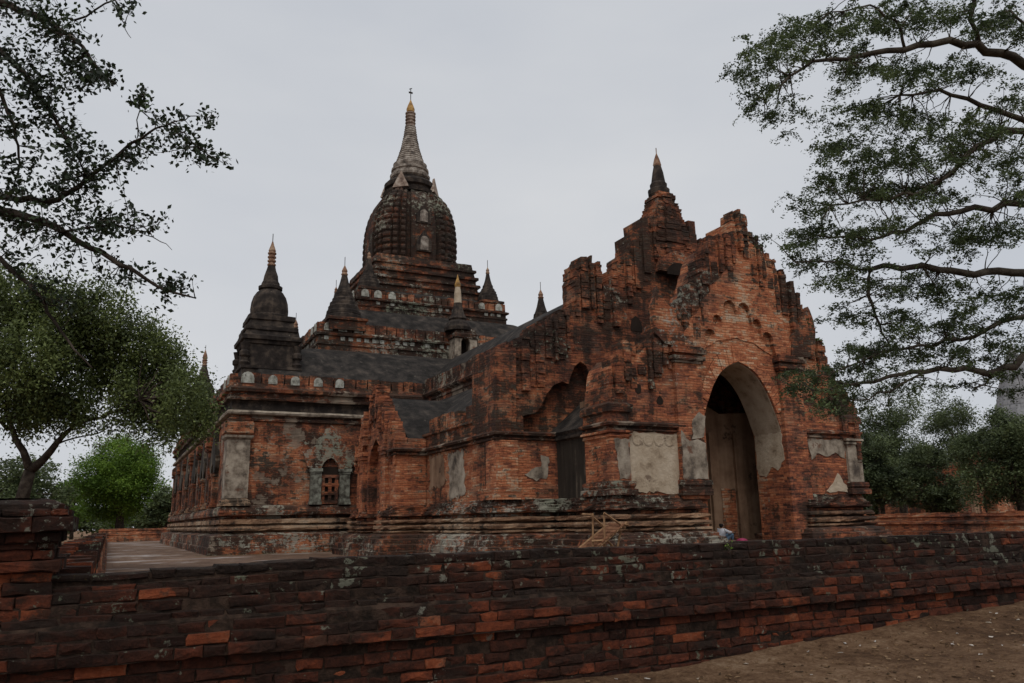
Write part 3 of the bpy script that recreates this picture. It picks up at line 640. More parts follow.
m = MB(); m.sweep([(HX0, 40.0), (HX0, 35.5), (9.84, 35.5), (9.84, 34.2)], CAPB, closed=False, jit=.018, seg=.55); PB(m, "string_course", 'cornice')
m = MB(); m.sweep([(9.84, 31.3), (9.84, 29.9), (HX0, 29.9), (HX0, HY0), (13.25, HY0)], CAPB, closed=False, jit=.018, seg=.5); PB(m, "string_course", 'cornice')
m = MB(); m.sweep([(23.55, HY0), (HX1, HY0), (HX1, 40.0)], CAPB, closed=False, jit=.018, seg=.6); PB(m, "string_course", 'cornice')
m = MB(); m.sweep(rect(HX0 + .03, HX1 - .03, 25.0, HY1), [(0, 4.5), (0, 4.95), (.08, 5.0), (.08, 5.08), (-.3, 5.1)], jit=.015)
merlons(m, 25.25, 29.6, 5.09, 5.62, HX0 - .02, HX0 + .32, 'x', .62, .09); merlons(m, 35.7, 40.0, 5.09, 5.6, HX0 - .02, HX0 + .32, 'x', .62, .09)
merlons(m, 25.25, 40.0, 5.09, 5.6, HX1 - .32, HX1 + .02, 'x', .62, .09); PB(m, "hall_parapet", 'brick_gable')
def roofshell(name, pts, y0, y1, mat='roof', th=.25):
    o = list(pts) + [(a, z - th) for a, z in reversed(pts)]
    m = MB(); m.slab(o, y0, y1, 'y'); return PB(m, name, mat)
curve = lambda x0, z0, x1, z1, k=.5, n=8: [(x0 + (x1 - x0) * i / n, z0 + (z1 - z0) * ((i / n) * (1 - k) + k * math.sin(i / n * math.pi / 2))) for i in range(n + 1)]
cl = curve(HX0 + .35, 5.2, 14.75, 7.75, .3)
roofshell("hall_roof", cl, 24.25, 40.25); roofshell("hall_roof", [(2 * XC - a, z) for a, z in cl], 24.25, 40.25)
UX0, UX1 = 14.75, 2 * XC - 14.75
m = MB(); m.sweep(rect(UX0, UX1, 24.35, 40.4), [(0, 7.3), (0, 7.9), (.06, 7.95), (.02, 8.1), (.16, 8.2), (.2, 8.32), (.08, 8.4), (.05, 8.55), (-.3, 8.56)], jit=.018)
merlons(m, 25.4, 40.1, 8.55, 9.12, UX0 - .05, UX0 + .3, 'x', .62, .08, drop=.05); merlons(m, 25.4, 40.1, 8.55, 9.12, UX1 - .3, UX1 + .05, 'x', .62, .08); PB(m, "upper_wall", 'cornice')
cu = curve(UX0 + .3, 8.65, XC, 11.55, .55); cu = cu + [(2 * XC - a, z) for a, z in reversed(cu[:-1])]
roofshell("nave_roof", cu, 24.25, 45.5, th=.3)

# hall front: two leaves, the outer one with a foiled arch that frames the vestibule roof
gab = [(11.0, 7.2), (11.6, 7.5), (12.3, 8.0), (13.0, 8.55), (13.9, 8.95), (14.22, 9.2), (14.26, 10.5), (14.5, 10.8), (15.0, 10.95), (15.28, 10.85), (15.3, 10.1), (15.6, 10.1), (15.9, 10.7), (16.3, 11.2), (16.8, 11.7), (17.3, 12.25), (17.7, 12.8), (18.1, 13.3), (18.4, 13.5)]
gabF = gab + [(2 * XC - a, z) for a, z in reversed(gab[:-1])]
foil = [(12.05, 5.05), (12.5, 5.15), (12.75, 5.4), (12.95, 5.8), (13.25, 6.15), (13.6, 6.3), (13.85, 6.2), (13.92, 6.45), (14.1, 6.85), (14.35, 7.05), (14.6, 6.9), (14.8, 6.3), (15.2, 5.9), (15.6, 5.2), (15.7, 4.53), (18.4, 4.53)]
foilF = foil + [(2 * XC - a, z) for a, z in reversed(foil[:-1])]
m = MB()
for sgn in (1, -1):
    pl = [(HX0, 4.53), (12.05, 4.53)] + foil + jag(list(reversed([(a, z - .35) for a, z in gab])), .2, .04)
    m.slab([(a if sgn > 0 else 2 * XC - a, z) for a, z in pl], HY0, HY0 + .42)
PB(m, "hall_gable", 'brick_gable')
m = MB()
dl = [(17.0, .9), (17.0, 5.0), (17.5, 5.9), (18.4, 6.4), (19.3, 5.9), (19.8, 5.0), (19.8, .9)]
m.slab([(HX0 + .01, .4), (17.0, .4)] + dl + [(19.8, .4), (HX1 - .01, .4)] + jag([(a, z - .45) for a, z in reversed(gabF)], .2, .03), HY0 + .425, 24.3); PB(m, "hall_front", 'brick_gable')
m = MB(); flames(m, gab, 1.9, HY0 - .06, 24.2, w=.36, jit=.1); PB(m, "gable_crest", 'brick_gable'); m = MB(); flames(m, [(2 * XC - a, z) for a, z in reversed(gab)], 1.3, HY0 - .06, 24.2, w=.36); PB(m, "gable_crest", 'brick_gable')
for x0, x1 in ((HX0 + .01, 13.3), (2 * XC - 13.3, HX1 - .01)): m = MB(); m.sweep(rect(x0, x1, HY0, HY0 + .42), [(0, 2.3), (0, 4.25)], jit=.012); PB(m, "hall_front_wall", 'brick_gate')
m = MB(); m.sweep(rect(HX0 - .05, HX0 + .72, HY0 - .1, HY0 + .75), [(.14, 2.32), (.14, 2.5), (.05, 2.52), (.08, 2.66), (0, 2.7), (0, 4.22)], jit=.012, seg=.4); PB(m, "pilaster", 'brick_gate')
m = MB(); m.sweep(rect(HX0 - .05, HX0 + .72, HY0 - .1, 25.2), [(0, 4.5), (0, 7.3)], jit=.03, seg=.3, cap_top=True); PB(m, "corner_tower", 'brick_gable')
for x, z, w_ in ((16.85, 12.2, .3), (17.3, 12.85, .3), (19.5, 13.1, .36), (20.05, 12.4, .3), (20.6, 11.8, .3)): m = MB(); m.box(x, x + w_, HY0 - .1, 24.6, z - 2.2, z - .6, .03); m.box(x + .02, x + w_ - .04, HY0 - .06, 24.6, z - .602, z, .03); PB(m, "crest_spike", 'brick_gable')
m = MB(); m.slab(jag([(16.55, 8.35), (17.05, 8.35), (17.05, 8.7), (16.8, 8.95), (16.6, 8.8), (16.55, 8.35)], .15, .03)[:-1], HY0 - .015, HY0 + .01); PB(m, "gable_shade_patch", 'dark')  # flat patch just proud of the gable, coloured as a hole's shade
# tower and stupa on the hall's peak
m = MB(); z = 10.9
while z < 14.1:
    h = float(np.interp(z, [10.9, 11.6, 12.4, 13.3, 14.1], [.80, .82, .74, .56, .38])) * random.uniform(.93, 1.07); dz = random.uniform(.09, .2); ox, oy = random.uniform(-.03, .03), random.uniform(-.03, .03)
    yf = max(23.95 - h, HY0 - .14); m.box(XC + .3 - h + ox, XC + .3 + h + ox, yf + oy, 24 + h + oy, z, z + dz - .004, .03); m.box(XC + .3 - h * .5 + ox, XC + .3 + h * .5 + ox, yf - .07 + oy, 24 + h * 1.1 + oy, z + .003, z + dz - .008, .025)
    z += dz
pk = PB(m, "peak_tower", 'brick_gable')
m = MB(); m.slab(jag([(XC + .25 + .85 * math.cos(t), 10.75 + .85 * max(0, math.sin(t))) for t in np.linspace(0, math.pi, 9)], .2, .03), HY0 - .30, HY0 - .05); nic = PB(m, "niche", 'pediment', pk)
m = MB(); m.slab([(XC + .25 + .55 * math.cos(t), 10.6 + .5 * max(0, math.sin(t))) for t in np.linspace(0, math.pi, 12)], HY0 - .40, HY0 - .345); PB(m, "niche_shade_patch", 'dark', pk)  # dark half-disc on the niche's face; its inner shade is only colour
m = MB(); m.lathe(XC + .3, 24.0, [(.34, 14.1), (.42, 14.25), (.43, 14.45), (.33, 14.52), (.34, 14.7), (.28, 14.78), (.22, 15.2), (.15, 15.5)], 16, jit=.01); PB(m, "peak_spire", 'darkstone', pk)
m = MB(); m.lathe(XC + .3, 24.0, [(.14, 15.45), (.17, 15.55), (.11, 15.8), (.02, 16.05)], 12); m.tube([(XC + .3, 24, 16), (XC + .3, 24, 16.3)], .018); PB(m, "gilded_tip", 'spire_red', pk)

# ---- vestibule between gatehouse and hall
for x0, x1 in ((13.3, 14.3), (22.5, 23.5)): m = MB(); m.box(x0, x1, 20.95, HY0 + .44, .5, 4.3); PB(m, "vestibule_wall", 'plaster_black')
for x0, x1 in ((13.3, 14.3), (22.5, 23.5)): m = MB(); m.sweep(rect(x0, x1, 21.0, HY0 - .02), [(0, 4.2), (.1, 4.25), (.1, 4.32), (.03, 4.34), (.12, 4.4), (.14, 4.48), (-.1, 4.52)], jit=.012); PB(m, "string_course", 'darkstone')
cv = curve(13.2, 4.5, XC, 8.2, .35); cv = cv + [(2 * XC - a, z) for a, z in reversed(cv[:-1])]
roofshell("vestibule_roof", cv, 20.95, HY0 + .43)
m = MB(); IW = 22.5
m.slab([(14.25, .86), (17.25, .86), (17.25, 4.3), (17.7, 5.0), (18.1, 5.2), (18.5, 5.0), (18.9, 4.3), (18.9, .86), (22.55, .86), (22.55, 5.5), (19.6, 5.3), (19.0, 5.6), (14.25, 5.6)], IW, HY0 - .02); iw = PB(m, "inner_wall", 'plaster_in')
for x0, x1 in ((15.9, 16.3), (18.95, 19.3), (20.1, 20.5), (22.1, 22.4)): m = MB(); m.box(x0, x1, IW - .12, IW - .002, .86, 4.6, .01); PB(m, "inner_pilaster", 'plaster_in', iw)
m = MB(); m.slab(jag([(19.45, .87), (20.05, .87), (20.05, 2.6), (19.45, 2.65), (19.45, .87)], .2, .03)[:-1], IW - .03, IW - .002); PB(m, "bare_brick_patch", 'brick', iw)
m = MB(); m.box(14.0, 22.8, 19.4, 26.5, .4, .86); PB(m, "porch_floor", 'plinth')
m = MB(); m.box(16.5, 20.3, 26.0, 26.4, .8, 7); PB(m, "hall_darkness", 'dark')  # near-black panel; the hall's unlit interior is put into its colour

# ---- gatehouse
GX0, GX1, GY0, GY1 = 13.2, 23.6, 20.0, 21.35
def arch(hw, top, n=14, spring=4.4, x=XC):
    return [(x + hw * s, spring + (top - spring) * (1 - (.25 * abs(s) + .75 * abs(s) ** 3))) for s in np.linspace(-1, 1, 2 * n + 1)]
AR = arch(1.7, 6.68)
gg = [(13.15, 5.0), (13.3, 6.5), (13.7, 6.95), (14.4, 7.05), (14.9, 7.45), (15.5, 8.0), (16.1, 8.6), (16.6, 9.1), (17.0, 9.6), (17.2, 10.2), (17.5, 10.8), (17.75, 11.15), (18.55, 11.3), (18.6, 11.5)]
ggR = [(18.62, 12.1), (19.33, 12.05), (19.4, 11.45), (19.8, 11.3), (20.2, 10.8), (20.7, 10.3), (21.2, 9.6), (21.6, 8.9), (22.0, 8.05), (22.4, 7.3), (22.9, 6.4), (23.3, 5.9), (23.65, 5.1)]
m = MB(); body = [(GX0 + .05, .86), (XC - 1.7, .86)] + AR + [(XC + 1.7, .86), (GX1 - .05, .86), (GX1 - .05, 4.9)] + jag([(a, z - .4) for a, z in reversed(ggR)], .2, .03) + jag([(a, z - .4) for a, z in reversed(gg)], .2, .03)[1:] + [(GX0 + .05, 4.6)]
m.slab(body, GY0, GY1); PB(m, "gatehouse_wall", 'brick_gate')
m = MB(); flames(m, gg, 1.7, GY0 - .08, GY0 + .6, w=.36, jit=.10); PB(m, "gable_crest", 'brick_gable'); m = MB(); flames(m, ggR, 1.7, GY0 - .08, GY0 + .6, w=.36, jit=.10); PB(m, "gable_crest", 'brick_gable')
for x0, x1 in ((GX0, 16.2), (21.0, GX1 - .2)): mouldings(rect(x0, x1, GY0, GY1), seg=.4)
for x0, x1 in ((GX0, 15.75), (21.05, GX1)): m = MB(); m.sweep(rect(x0, x1, GY0, GY1), CAPB, jit=.015, seg=.4); PB(m, "string_course", 'cornice')
# corner pilasters
for x0, x1, mt in ((GX0 - .05, GX0 + .62, 'plaster'), (GX1 - .62, GX1 + .05, 'plaster')):
    m = MB(); m.sweep(rect(x0, x1, GY0 - .1, GY1 + .02), [(.14, 2.33), (.14, 2.5), (.05, 2.52), (.1, 2.6), (.1, 2.72), (0, 2.75)], jit=.012, seg=.3); b = PB(m, "pilaster_base", 'plinth')
    m = MB(); m.sweep(rect(x0, x1, GY0 - .1, GY1 + .02), [(0, 2.75), (0, 4.02), (.05, 4.05), (.05, 4.12), (.0, 4.14), (.09, 4.17), (.09, 4.24)], jit=.012, seg=.3); pp = PB(m, "pilaster", 'plaster_grey' if x0 > XC else 'brick_gate')
    if x0 < XC: m = MB(); scatter_plate(m, [(x0 + .25, 2.8), (x1 - .04, 2.8), (x1 - .03, 3.98), (x0 + .1, 3.98), (x0 + .2, 3.4)], GY0 - .1, .02, j=.03); PB(m, "plaster_patch", 'plaster_grey', pp)
    m = MB(); m.sweep(rect(x0, x1, GY0 - .1, GY1 + .02), [(0.02, 4.5), (0, 4.75), (.08, 4.8), (.1, 5.0), (-.02, 5.1), (-.04, 5.6)], jit=.02, seg=.3, cap_top=True); PB(m, "pilaster_block", 'brick_gable')
# brick skin and plaster of the flank panels
m = MB(); scatter_plate(m, [(13.9, 2.42), (15.62, 2.38), (15.7, 3.3), (15.68, 4.2), (13.75, 4.2), (13.72, 3.2)], GY0, .03); PB(m, "plaster_panel", 'plaster')
m = MB(); scatter_plate(m, [(21.2, 4.2), (22.9, 4.22), (22.92, 3.5), (22.5, 3.75), (22.0, 3.6), (21.6, 3.75), (21.3, 3.5)], GY0, .03, j=.04); PB(m, "plaster_panel", 'plaster_grey')
m = MB(); scatter_plate(m, [(21.9, 2.4), (23.0, 2.4), (22.8, 2.65), (22.5, 3.05), (22.3, 2.8)], GY0, .03, j=.04); PB(m, "plaster_panel", 'plaster')
m = MB()
for cxx in (14.15, 14.55, 14.95, 15.35):
    m.lathe(0, 0, [(.01, 0), (.18, .006), (.185, .014), (.14, .02), (.12, .014), (.02, .012)], 14)
    k = len(m.v) - 6 * 14
    for i in range(k, len(m.v)): vx, vy, vz = m.v[i]; m.v[i] = (cxx + vx, GY0 - .03 - vz, 3.98 + vy)
PB(m, "stucco_medallion", 'plaster')
# piers beside the arch
for x0, x1, mt in ((15.66, 16.68, 'brick_gate'), (20.1, 21.05, 'brick_gate')):
    m = MB(); m.box(x0, x1, GY0 - .16, GY0 - .002, 2.2 if x0 < XC else .86, 6.45, .008); pr_ = PB(m, "pier", mt)
    m = MB()
    for k, (o, z0, z1) in enumerate(((.05, 6.45, 6.55), (.12, 6.553, 6.68), (.05, 6.683, 6.76), (.16, 6.763, 6.9), (.1, 6.903, 7.0))): m.box(x0 - o, x1 + o, GY0 - .16 - o, GY0 - .002, z0, z1, .012)
    PB(m, "capital", 'cornice', pr_)
m = MB(); m.box(15.58, 16.76, GY0 - .25, GY0 - .003, 2.31, 2.5, .01); m.box(15.62, 16.74, GY0 - .22, GY0 - .003, 2.503, 2.62, .01); m.box(15.58, 16.76, GY0 - .25, GY0 - .003, 2.623, 2.78, .01); PB(m, "pier_base", 'plinth')
m = MB(); scatter_plate(m, [(15.70, 2.8), (16.66, 2.8), (16.64, 3.9), (16.3, 4.05), (16.0, 3.95), (15.72, 4.3)], GY0 - .16, .025, j=.03)
scatter_plate(m, [(16.15, 4.05), (16.62, 4.1), (16.7, 4.75), (16.5, 4.9), (16.2, 4.7)], GY0 - .16, .025, j=.04); PB(m, "plaster_patch", 'plaster_grey')
# arch ring of radiating voussoirs
m = MB()
inn = arch(1.73, 6.70, 17); outr = arch(2.12, 7.30, 17, 4.35)
for i in range(2, len(inn) - 3):
    a, b, c, d = inn[i], inn[i + 1], outr[i + 1], outr[i]
    def lerp(p, q, t): return (p[0] + (q[0] - p[0]) * t, p[1] + (q[1] - p[1]) * t)
    q = [lerp(a, b, .03), lerp(a, b, .97), lerp(d, c, .97), lerp(d, c, .03)]; e = random.uniform(.02, .05)
    m.slab(q, GY0 - e, GY0 + .02)
PB(m, "arch_ring", 'brick_pale')
# plaster lining of the arch, and the old plaster left on the right jamb
li = [(x, z) for x, z in arch(1.685, 6.66, 14)]
m = MB(); v = []; f = []
lin = [p for p in li if True]
ni = len(lin)
for yy, sh in ((GY0 + .03, 0), (GY1 - .02, 0)): v += [(x, yy + random.uniform(-.02, .02), z) for x, z in lin]
for yy in (GY0 + .03, GY1 - .02): v += [(XC + (x - XC) * 1.012, yy, z + .012) for x, z in lin]
for i in range(ni - 1): f += [(i, i + 1, ni + i + 1, ni + i), (i + 2 * ni, i + 3 * ni, i + 1 + 3 * ni, i + 1 + 2 * ni), (i, i + 2 * ni, i + 1 + 2 * ni, i + 1), (ni + i, ni + i + 1, 3 * ni + i + 1, 3 * ni + i)]
m.add(v, f); al = PB(m, "arch_lining", 'plaster')
m = MB(); scatter_plate(m, [(GY0 + .04, 4.41), (GY0 + .04, 3.5), (GY0 + .35, 3.15), (GY0 + .6, 3.3), (GY0 + .9, 2.95), (GY1 - .04, 3.05), (GY1 - .04, 4.41)], XC + 1.70, .016, 'x', step=.12, j=.04); PB(m, "jamb_plaster", 'plaster', al)
m = MB(); scatter_plate(m, [(XC + 1.74, 3.3), (XC + 1.95, 3.45), (XC + 1.88, 3.8), (XC + 2.0, 4.2), (XC + 1.82, 4.6), (XC + 1.78, 4.4), (XC + 1.74, 4.2)], GY0, .012, j=.025, step=.1); PB(m, "plaster_edge", 'plaster', al)
# the foiled moulding over the arch: a thick brick leaf with scalloped inner edge, the bare tympanum behind it
def scallops(H):
    o = []
    for dx, z, r, a0, a1 in H:
        for t in np.linspace(a0, a1, 8): o.append((XC + dx + r * math.cos(t), z + 1.15 * r * math.sin(t)))
    return o
pi = math.pi
inner = [(XC - 1.78, 6.72), (XC - 1.5, 7.0)] + scallops([(-1.22, 7.42, .22, pi * 1.15, pi * .12), (-.86, 7.98, .19, pi * 1.2, pi * .05), (-.29, 8.45, .27, pi * 1.1, 0), (.32, 8.42, .27, pi, -pi * .1), (.86, 7.98, .2, pi * .95, -pi * .2), (1.28, 7.5, .25, pi * .9, -pi * .15)]) + [(XC + 1.62, 7.0), (XC + 1.85, 6.72)]
outer = [(XC + 2.3, 6.72), (XC + 2.4, 7.3), (XC + 2.0, 8.2), (XC + 1.4, 8.9), (XC + .8, 9.6), (XC + .2, 10.0), (XC - .5, 9.7), (XC - 1.1, 9.0), (XC - 1.7, 8.3), (XC - 2.3, 7.4), (XC - 2.2, 6.72)]
m = MB(); m.slab(jag(inner, .3, .012) + jag(outer, .16, .08), GY0 - .15, GY0 - .002); PB(m, "foiled_moulding", 'brick_gate')
m = MB(); m.slab(jag([(XC - 1.45, 7.0), (XC - .4, 8.6), (XC + .1, 8.75), (XC + .5, 8.5), (XC + 1.5, 7.0), (XC + .8, 7.35), (XC, 7.5), (XC - .8, 7.35), (XC - 1.45, 7.0)], .15, .02)[:-1], GY0 - .03, GY0 - .002); PB(m, "tympanum", 'brick_pale')
# worn scroll antefixes on the pier capitals
for s in (-1, 1):
    m = MB(); c0 = XC + s * 2.75
    m.slab(jag([(c0 - s * .45, 7.02), (c0 + s * .35, 7.02), (c0 + s * .7, 7.35), (c0 + s * .78, 8.2), (c0 + s * .55, 8.9), (c0 + s * .3, 8.5), (c0 - s * .05, 8.1), (c0 - s * .4, 7.6), (c0 - s * .45, 7.02)], .18, .03)[:-1], GY0 - .2, GY0 - .002); PB(m, "antefix", 'brick_gable')
# putlog holes: flat near-black patches, the shade put into their colour
for x, z in ((14.3, 5.55), (14.95, 6.2), (15.1, 5.2), (22.1, 5.35), (21.9, 6.3), (22.6, 5.4)): m = MB(); m.slab([(x + .13 * math.cos(t) * random.uniform(.7, 1.2), z + .15 * math.sin(t) * random.uniform(.7, 1.2)) for t in np.linspace(0, 2 * math.pi, 9)[:-1]], GY0 - .012, GY0 + .01); PB(m, "putlog_shade_patch", 'dark')


# ---- side door porch of the hall
m = MB()
SY0, SY1, SX = 29.9, 35.5, 9.84
dg = [(29.9, 5.0), (30.3, 5.5), (30.9, 6.05), (31.6, 6.6), (32.2, 7.05), (32.75, 7.6), (33.3, 7.0), (33.8, 6.6), (34.5, 5.95), (35.1, 5.4), (35.5, 4.9)]
do = [(33.75, .9), (33.75, 4.1), (33.4, 4.7), (32.75, 5.15), (32.1, 4.7), (31.75, 4.1), (31.75, .9)]
m.slab([(SY0 + .01, .4), (31.75, .4)] + list(reversed(do)) + [(33.75, .4), (SY1 - .01, .4)] + jag([(a, z - .3) for a, z in reversed(dg)], .2, .03), SX, SX + .45, 'x'); PB(m, "side_porch_front", 'brick_gate')
m = MB(); flames(m, dg, 1.3, SX - .10, SX + .44, 'x', w=.34, jit=.1); PB(m, "gable_crest", 'brick_gate')
for q0, q1 in ((SY0 + .012, SY0 + .6), (SY1 - .6, SY1 - .012)): m = MB(); m.box(SX + .445, HX0 + .01, q0, q1, .4, 4.9); PB(m, "side_porch_wall", 'brick')
m = MB(); m.box(SX + .36, HX0, 31.0, 34.5, .4, 5.2); PB(m, "door_recess", 'brick_gate')
for q0, q1 in ((30.9, 31.5), (34.0, 34.6)):
    m = MB(); m.box(SX - .16, SX - .002, q0, q1, 2.1, 4.35, .01); m.box(SX - .22, SX - .003, q0 - .06, q1 + .06, 4.353, 4.5, .01); m.box(SX - .26, SX - .003, q0 - .1, q1 + .1, 4.503, 4.7, .01); PB(m, "pilaster", 'brick_gate')
rp = curve(SY0 + .1, 4.85, 32.75, 6.9, .3); rp = rp + [(2 * 32.75 - a, z) for a, z in reversed(rp[:-1])]
m = MB(); m.slab(rp + [(a, z - .25) for a, z in reversed(rp)], SX + .5, 13.6, 'x'); PB(m, "side_porch_roof", 'roof')

# surviving plaster on the walls
m = MB(); scatter_plate(m, [(26.0, 2.5), (27.4, 2.45), (27.6, 4.1), (26.2, 4.15)], HX0 + .02, .02, 'x', j=.1); PB(m, "plaster_patch", 'plaster_grey')
m = MB(); scatter_plate(m, [(27.9, 3.0), (29.5, 2.9), (29.6, 4.15), (28.1, 4.2)], HX0 + .02, .02, 'x', j=.1); PB(m, "plaster_patch", 'plaster_in')
m = MB(); scatter_plate(m, [(12.05, 3.1), (12.5, 2.95), (12.95, 3.05), (12.95, 3.7), (12.7, 3.72), (12.65, 3.35), (12.3, 3.3)], HY0, .02, j=.05); PB(m, "plaster_patch", 'plaster_grey')

# ================================================================== SETTING: ground, courtyard, walls
def gz(x, y):
    r = np.clip((x - 5.2) * .05, 0, .33)
    return r
xs = np.concatenate([[-1500, -300, -60], np.arange(-20, 30, .25), [60, 300, 1500]]); ys = np.concatenate([[-1500, -300, -60], np.arange(-6, 8.2, .25), [12, 40, 120, 400, 1500]])
gx, gy = np.meshgrid(xs, ys); zz = gz(gx, gy)
near = (gx > -20) & (gx < 30) & (gy > -6) & (gy < 8)
zz = zz + np.where(near, .02 * np.sin(gx * 1.7 + gy) * np.cos(gy * 2.1 - gx * .6) + RNG.normal(0, .006, gx.shape), 0) + np.where(near, np.clip((gy - 6.6) * .10, 0, .09), 0)
nx, ny = len(xs), len(ys)
me = bpy.data.meshes.new("ground")
me.from_pydata(np.stack([gx.ravel(), gy.ravel(), zz.ravel()], 1).tolist(), [], [(j * nx + i, j * nx + i + 1, (j + 1) * nx + i + 1, (j + 1) * nx + i) for j in range(ny - 1) for i in range(nx - 1)])
me.materials.append(MAT['dirt']); me.polygons.foreach_set("use_smooth", [True] * len(me.polygons))
g = bpy.data.objects.new("ground", me); COL.objects.link(g); tag(g, "dry brown dirt ground outside the brick wall", "ground", kind="structure")
m = MB(); m.add([(-.4, 8.0, .37), (43, 8.0, .37), (43, 92.5, .37), (-.4, 92.5, .37)], [(0, 1, 2, 3)])
tag(m.build("courtyard", 'paving'), "grey brown brick paved courtyard around the temple", "courtyard", kind="structure")

m = MB(); xs3 = np.arange(3.6, 9.9, .2); v = []; f = []
for x in xs3: a = random.uniform(.1, .32); v += [(x, 39.62, .375), (x, 39.55 - a, .375)]
for i in range(len(xs3) - 1): f.append((2 * i, 2 * i + 1, 2 * i + 3, 2 * i + 2))
m.add(v, f); tag(m.build("moss", 'moss'), "strip of olive moss on the paving along the temple's foot", "moss", kind="stuff")
def brick(m, x0, x1, yf, yb, z0, z1, rnd, ch=.008):
    """a worn brick: ragged outline, rounded front"""
    g = random.gauss; q = (0, .33, .67)
    a = [(x0 + (x1 - x0) * t, z0) for t in q] + [(x1, z0 + (z1 - z0) * t) for t in (0, .5)] + [(x1 - (x1 - x0) * t, z1) for t in q] + [(x0, z1 - (z1 - z0) * t) for t in (0, .5)]
    n = len(a); cx, cz = (x0 + x1) / 2, (z0 + z1) / 2
    a = [(x + g(0, .005), z + g(0, .0045)) for x, z in a]
    c = [(x - math.copysign(min(abs(x - cx), ch * random.uniform(.6, 2.2)), x - cx), z - math.copysign(min(abs(z - cz), ch * random.uniform(.5, 1.4)), z - cz)) for x, z in a]
    for i in (0, 3, 5, 8):
        if random.random() < .3: k = random.uniform(.1, .3); c[i] = (c[i][0] + (cx - c[i][0]) * k, c[i][1] + (cz - c[i][1]) * k)
    t1, t2 = random.uniform(-.008, .008), random.uniform(-.008, .008)
    v = [(x, yb, z) for x, z in a] + [(x, yf + ch * 1.2 + g(0, .003), z) for x, z in a] + [(x, yf + g(0, .003) + t1 * (x - cx) / .15 + t2 * (z - cz) / .05, z) for x, z in c] + [(cx, yf - .004 + g(0, .003), cz)]
    f = [tuple(reversed(range(n)))] + [(i, (i + 1) % n, (i + 1) % n + n, i + n) for i in range(n)] + [(i + n, (i + 1) % n + n, (i + 1) % n + 2 * n, i + 2 * n) for i in range(n)] + [(i + 2 * n, (i + 1) % n + 2 * n, 3 * n) for i in range(n)]
    m.add(v, f, rnd)
ROWS = [(1.258, 1.35, 7.60), (1.166, 1.255, 7.56), (1.072, 1.162, 7.52), (.978, 1.068, 7.48), (.897, .974, 7.43), (.80, .893, 7.375), (.706, .797, 7.35), (.613, .703, 7.335)]
z = .61; k = 0
while z > -.15: ROWS.append((z - .093, z, 7.41 - .004 * k)); z -= .097; k += 1
fw = thing("brick_wall", (7, 7.7, 0), "low stepped dark red brick wall running across the foreground", "wall"); fw["kind"] = "thing"
m = MB()
for ri, (z0, z1, yf) in enumerate(ROWS):
    x = -5.0 + random.uniform(-.3, 0)
    while x < 40:
        w = random.choice((.22, .21, .24, .42, .38, .30, .40)) * random.uniform(.88, 1.1)
        q = random.random(); rnd = random.uniform(.08, .42) if q < (.62 if ri < 7 else .42) else (random.uniform(.4, .66) if q < .88 else random.uniform(.66, .92))
        if ri in (0, 4): rnd *= .45
        d = random.uniform(-.012, .014)
        if random.random() < .05: d += .03
        dz = 0
        if ri == 0:
            dz = random.uniform(-.010, .006)
        dip = .055 * float(np.clip((1.7 - x) / 1.5, 0, 1)) if ri < 2 else 0
        gap = random.uniform(.005, .020)
        if not (ri == 0 and random.random() < .02): brick(m, x, x + w - gap, yf + d, yf + .32, z0 - dip * .5 + random.uniform(-.002, .006), z1 - dip + dz + random.uniform(-.009, .003), float(rnd))
        x += w
m.build("bricks", 'wall_near', fw)
m = MB()
pr = [(7.40, -.2), (7.425, .605), (7.35, .612), (7.365, .705), (7.375, .795), (7.39, .89), (7.40, .905), (7.485, .965), (7.495, 1.065), (7.53, 1.07), (7.535, 1.16), (7.573, 1.165), (7.578, 1.255), (7.612, 1.258), (7.62, 1.335), (8.1, 1.335), (8.22, .3), (8.22, -.2)]
xs2 = np.arange(-5, 40.01, .2); v = []; f = []
for x in xs2: v += [(x, y + random.uniform(-.008, .008), z + random.uniform(-.012, .006) - (.055 * float(np.clip((1.7 - x) / 1.5, 0, 1)) if z > 1.2 else 0)) for y, z in pr]
q = len(pr)
for i in range(len(xs2) - 1):
    for k in range(q - 1): f.append((i * q + k, (i + 1) * q + k, (i + 1) * q + k + 1, i * q + k + 1))
m.add(v, f); m.build("mortar_core", 'mortar', fw)

# corner pier
pier = thing("brick_pier", (-.8, 7.5, 1.0), "square brick pier with a dark moulded cap at the wall's corner", "pier")
def course(m, x0, x1, y0, y1, z0, z1, dark=.4):
    """one course of bricks round a square pier"""
    for (a0, a1, side) in ((x0, x1, 'f'), (x0, x1, 'b')):
        x = a0
        while x < a1 - .02:
            w = min(random.choice((.3, .34, .2)), a1 - x)
            if a1 - x - w < .08: w = a1 - x
            r = float(np.clip(random.gauss(dark, .2), 0, 1))
            if side == 'f': brick(m, x, x + w - .008, y0, y0 + .3, z0, z1 - .004, r)
            else: m.box(x, x + w - .008, y1 - .12, y1, z0, z1 - .004, .005, r)
            x += w
    y = y0 + .3
    while y < y1 - .14:
        w = min(.3, y1 - .13 - y)
        for xx in (x0, x1 - .2): m.box(xx + random.uniform(-.006, .006), xx + .2 + random.uniform(-.006, .006), y, y + w - .008, z0, z1 - .004, .005, float(np.clip(random.gauss(dark, .2), 0, 1)))
        y += w
m = MB(); px0, px1, py0, py1 = -1.55, -.33, 7.47, 8.6
for z0, z1, o, dk in ((.94, 1.05, -.01, .62), (1.05, 1.155, -.015, .6), (1.155, 1.25, -.02, .55), (1.25, 1.33, -.03, .5), (1.33, 1.42, .02, .62), (1.42, 1.50, -.05, .4), (1.50, 1.56, -.04, .35)):
    course(m, px0 - o, px1 + o, py0 - o, py1 + o, z0, z1, dk)
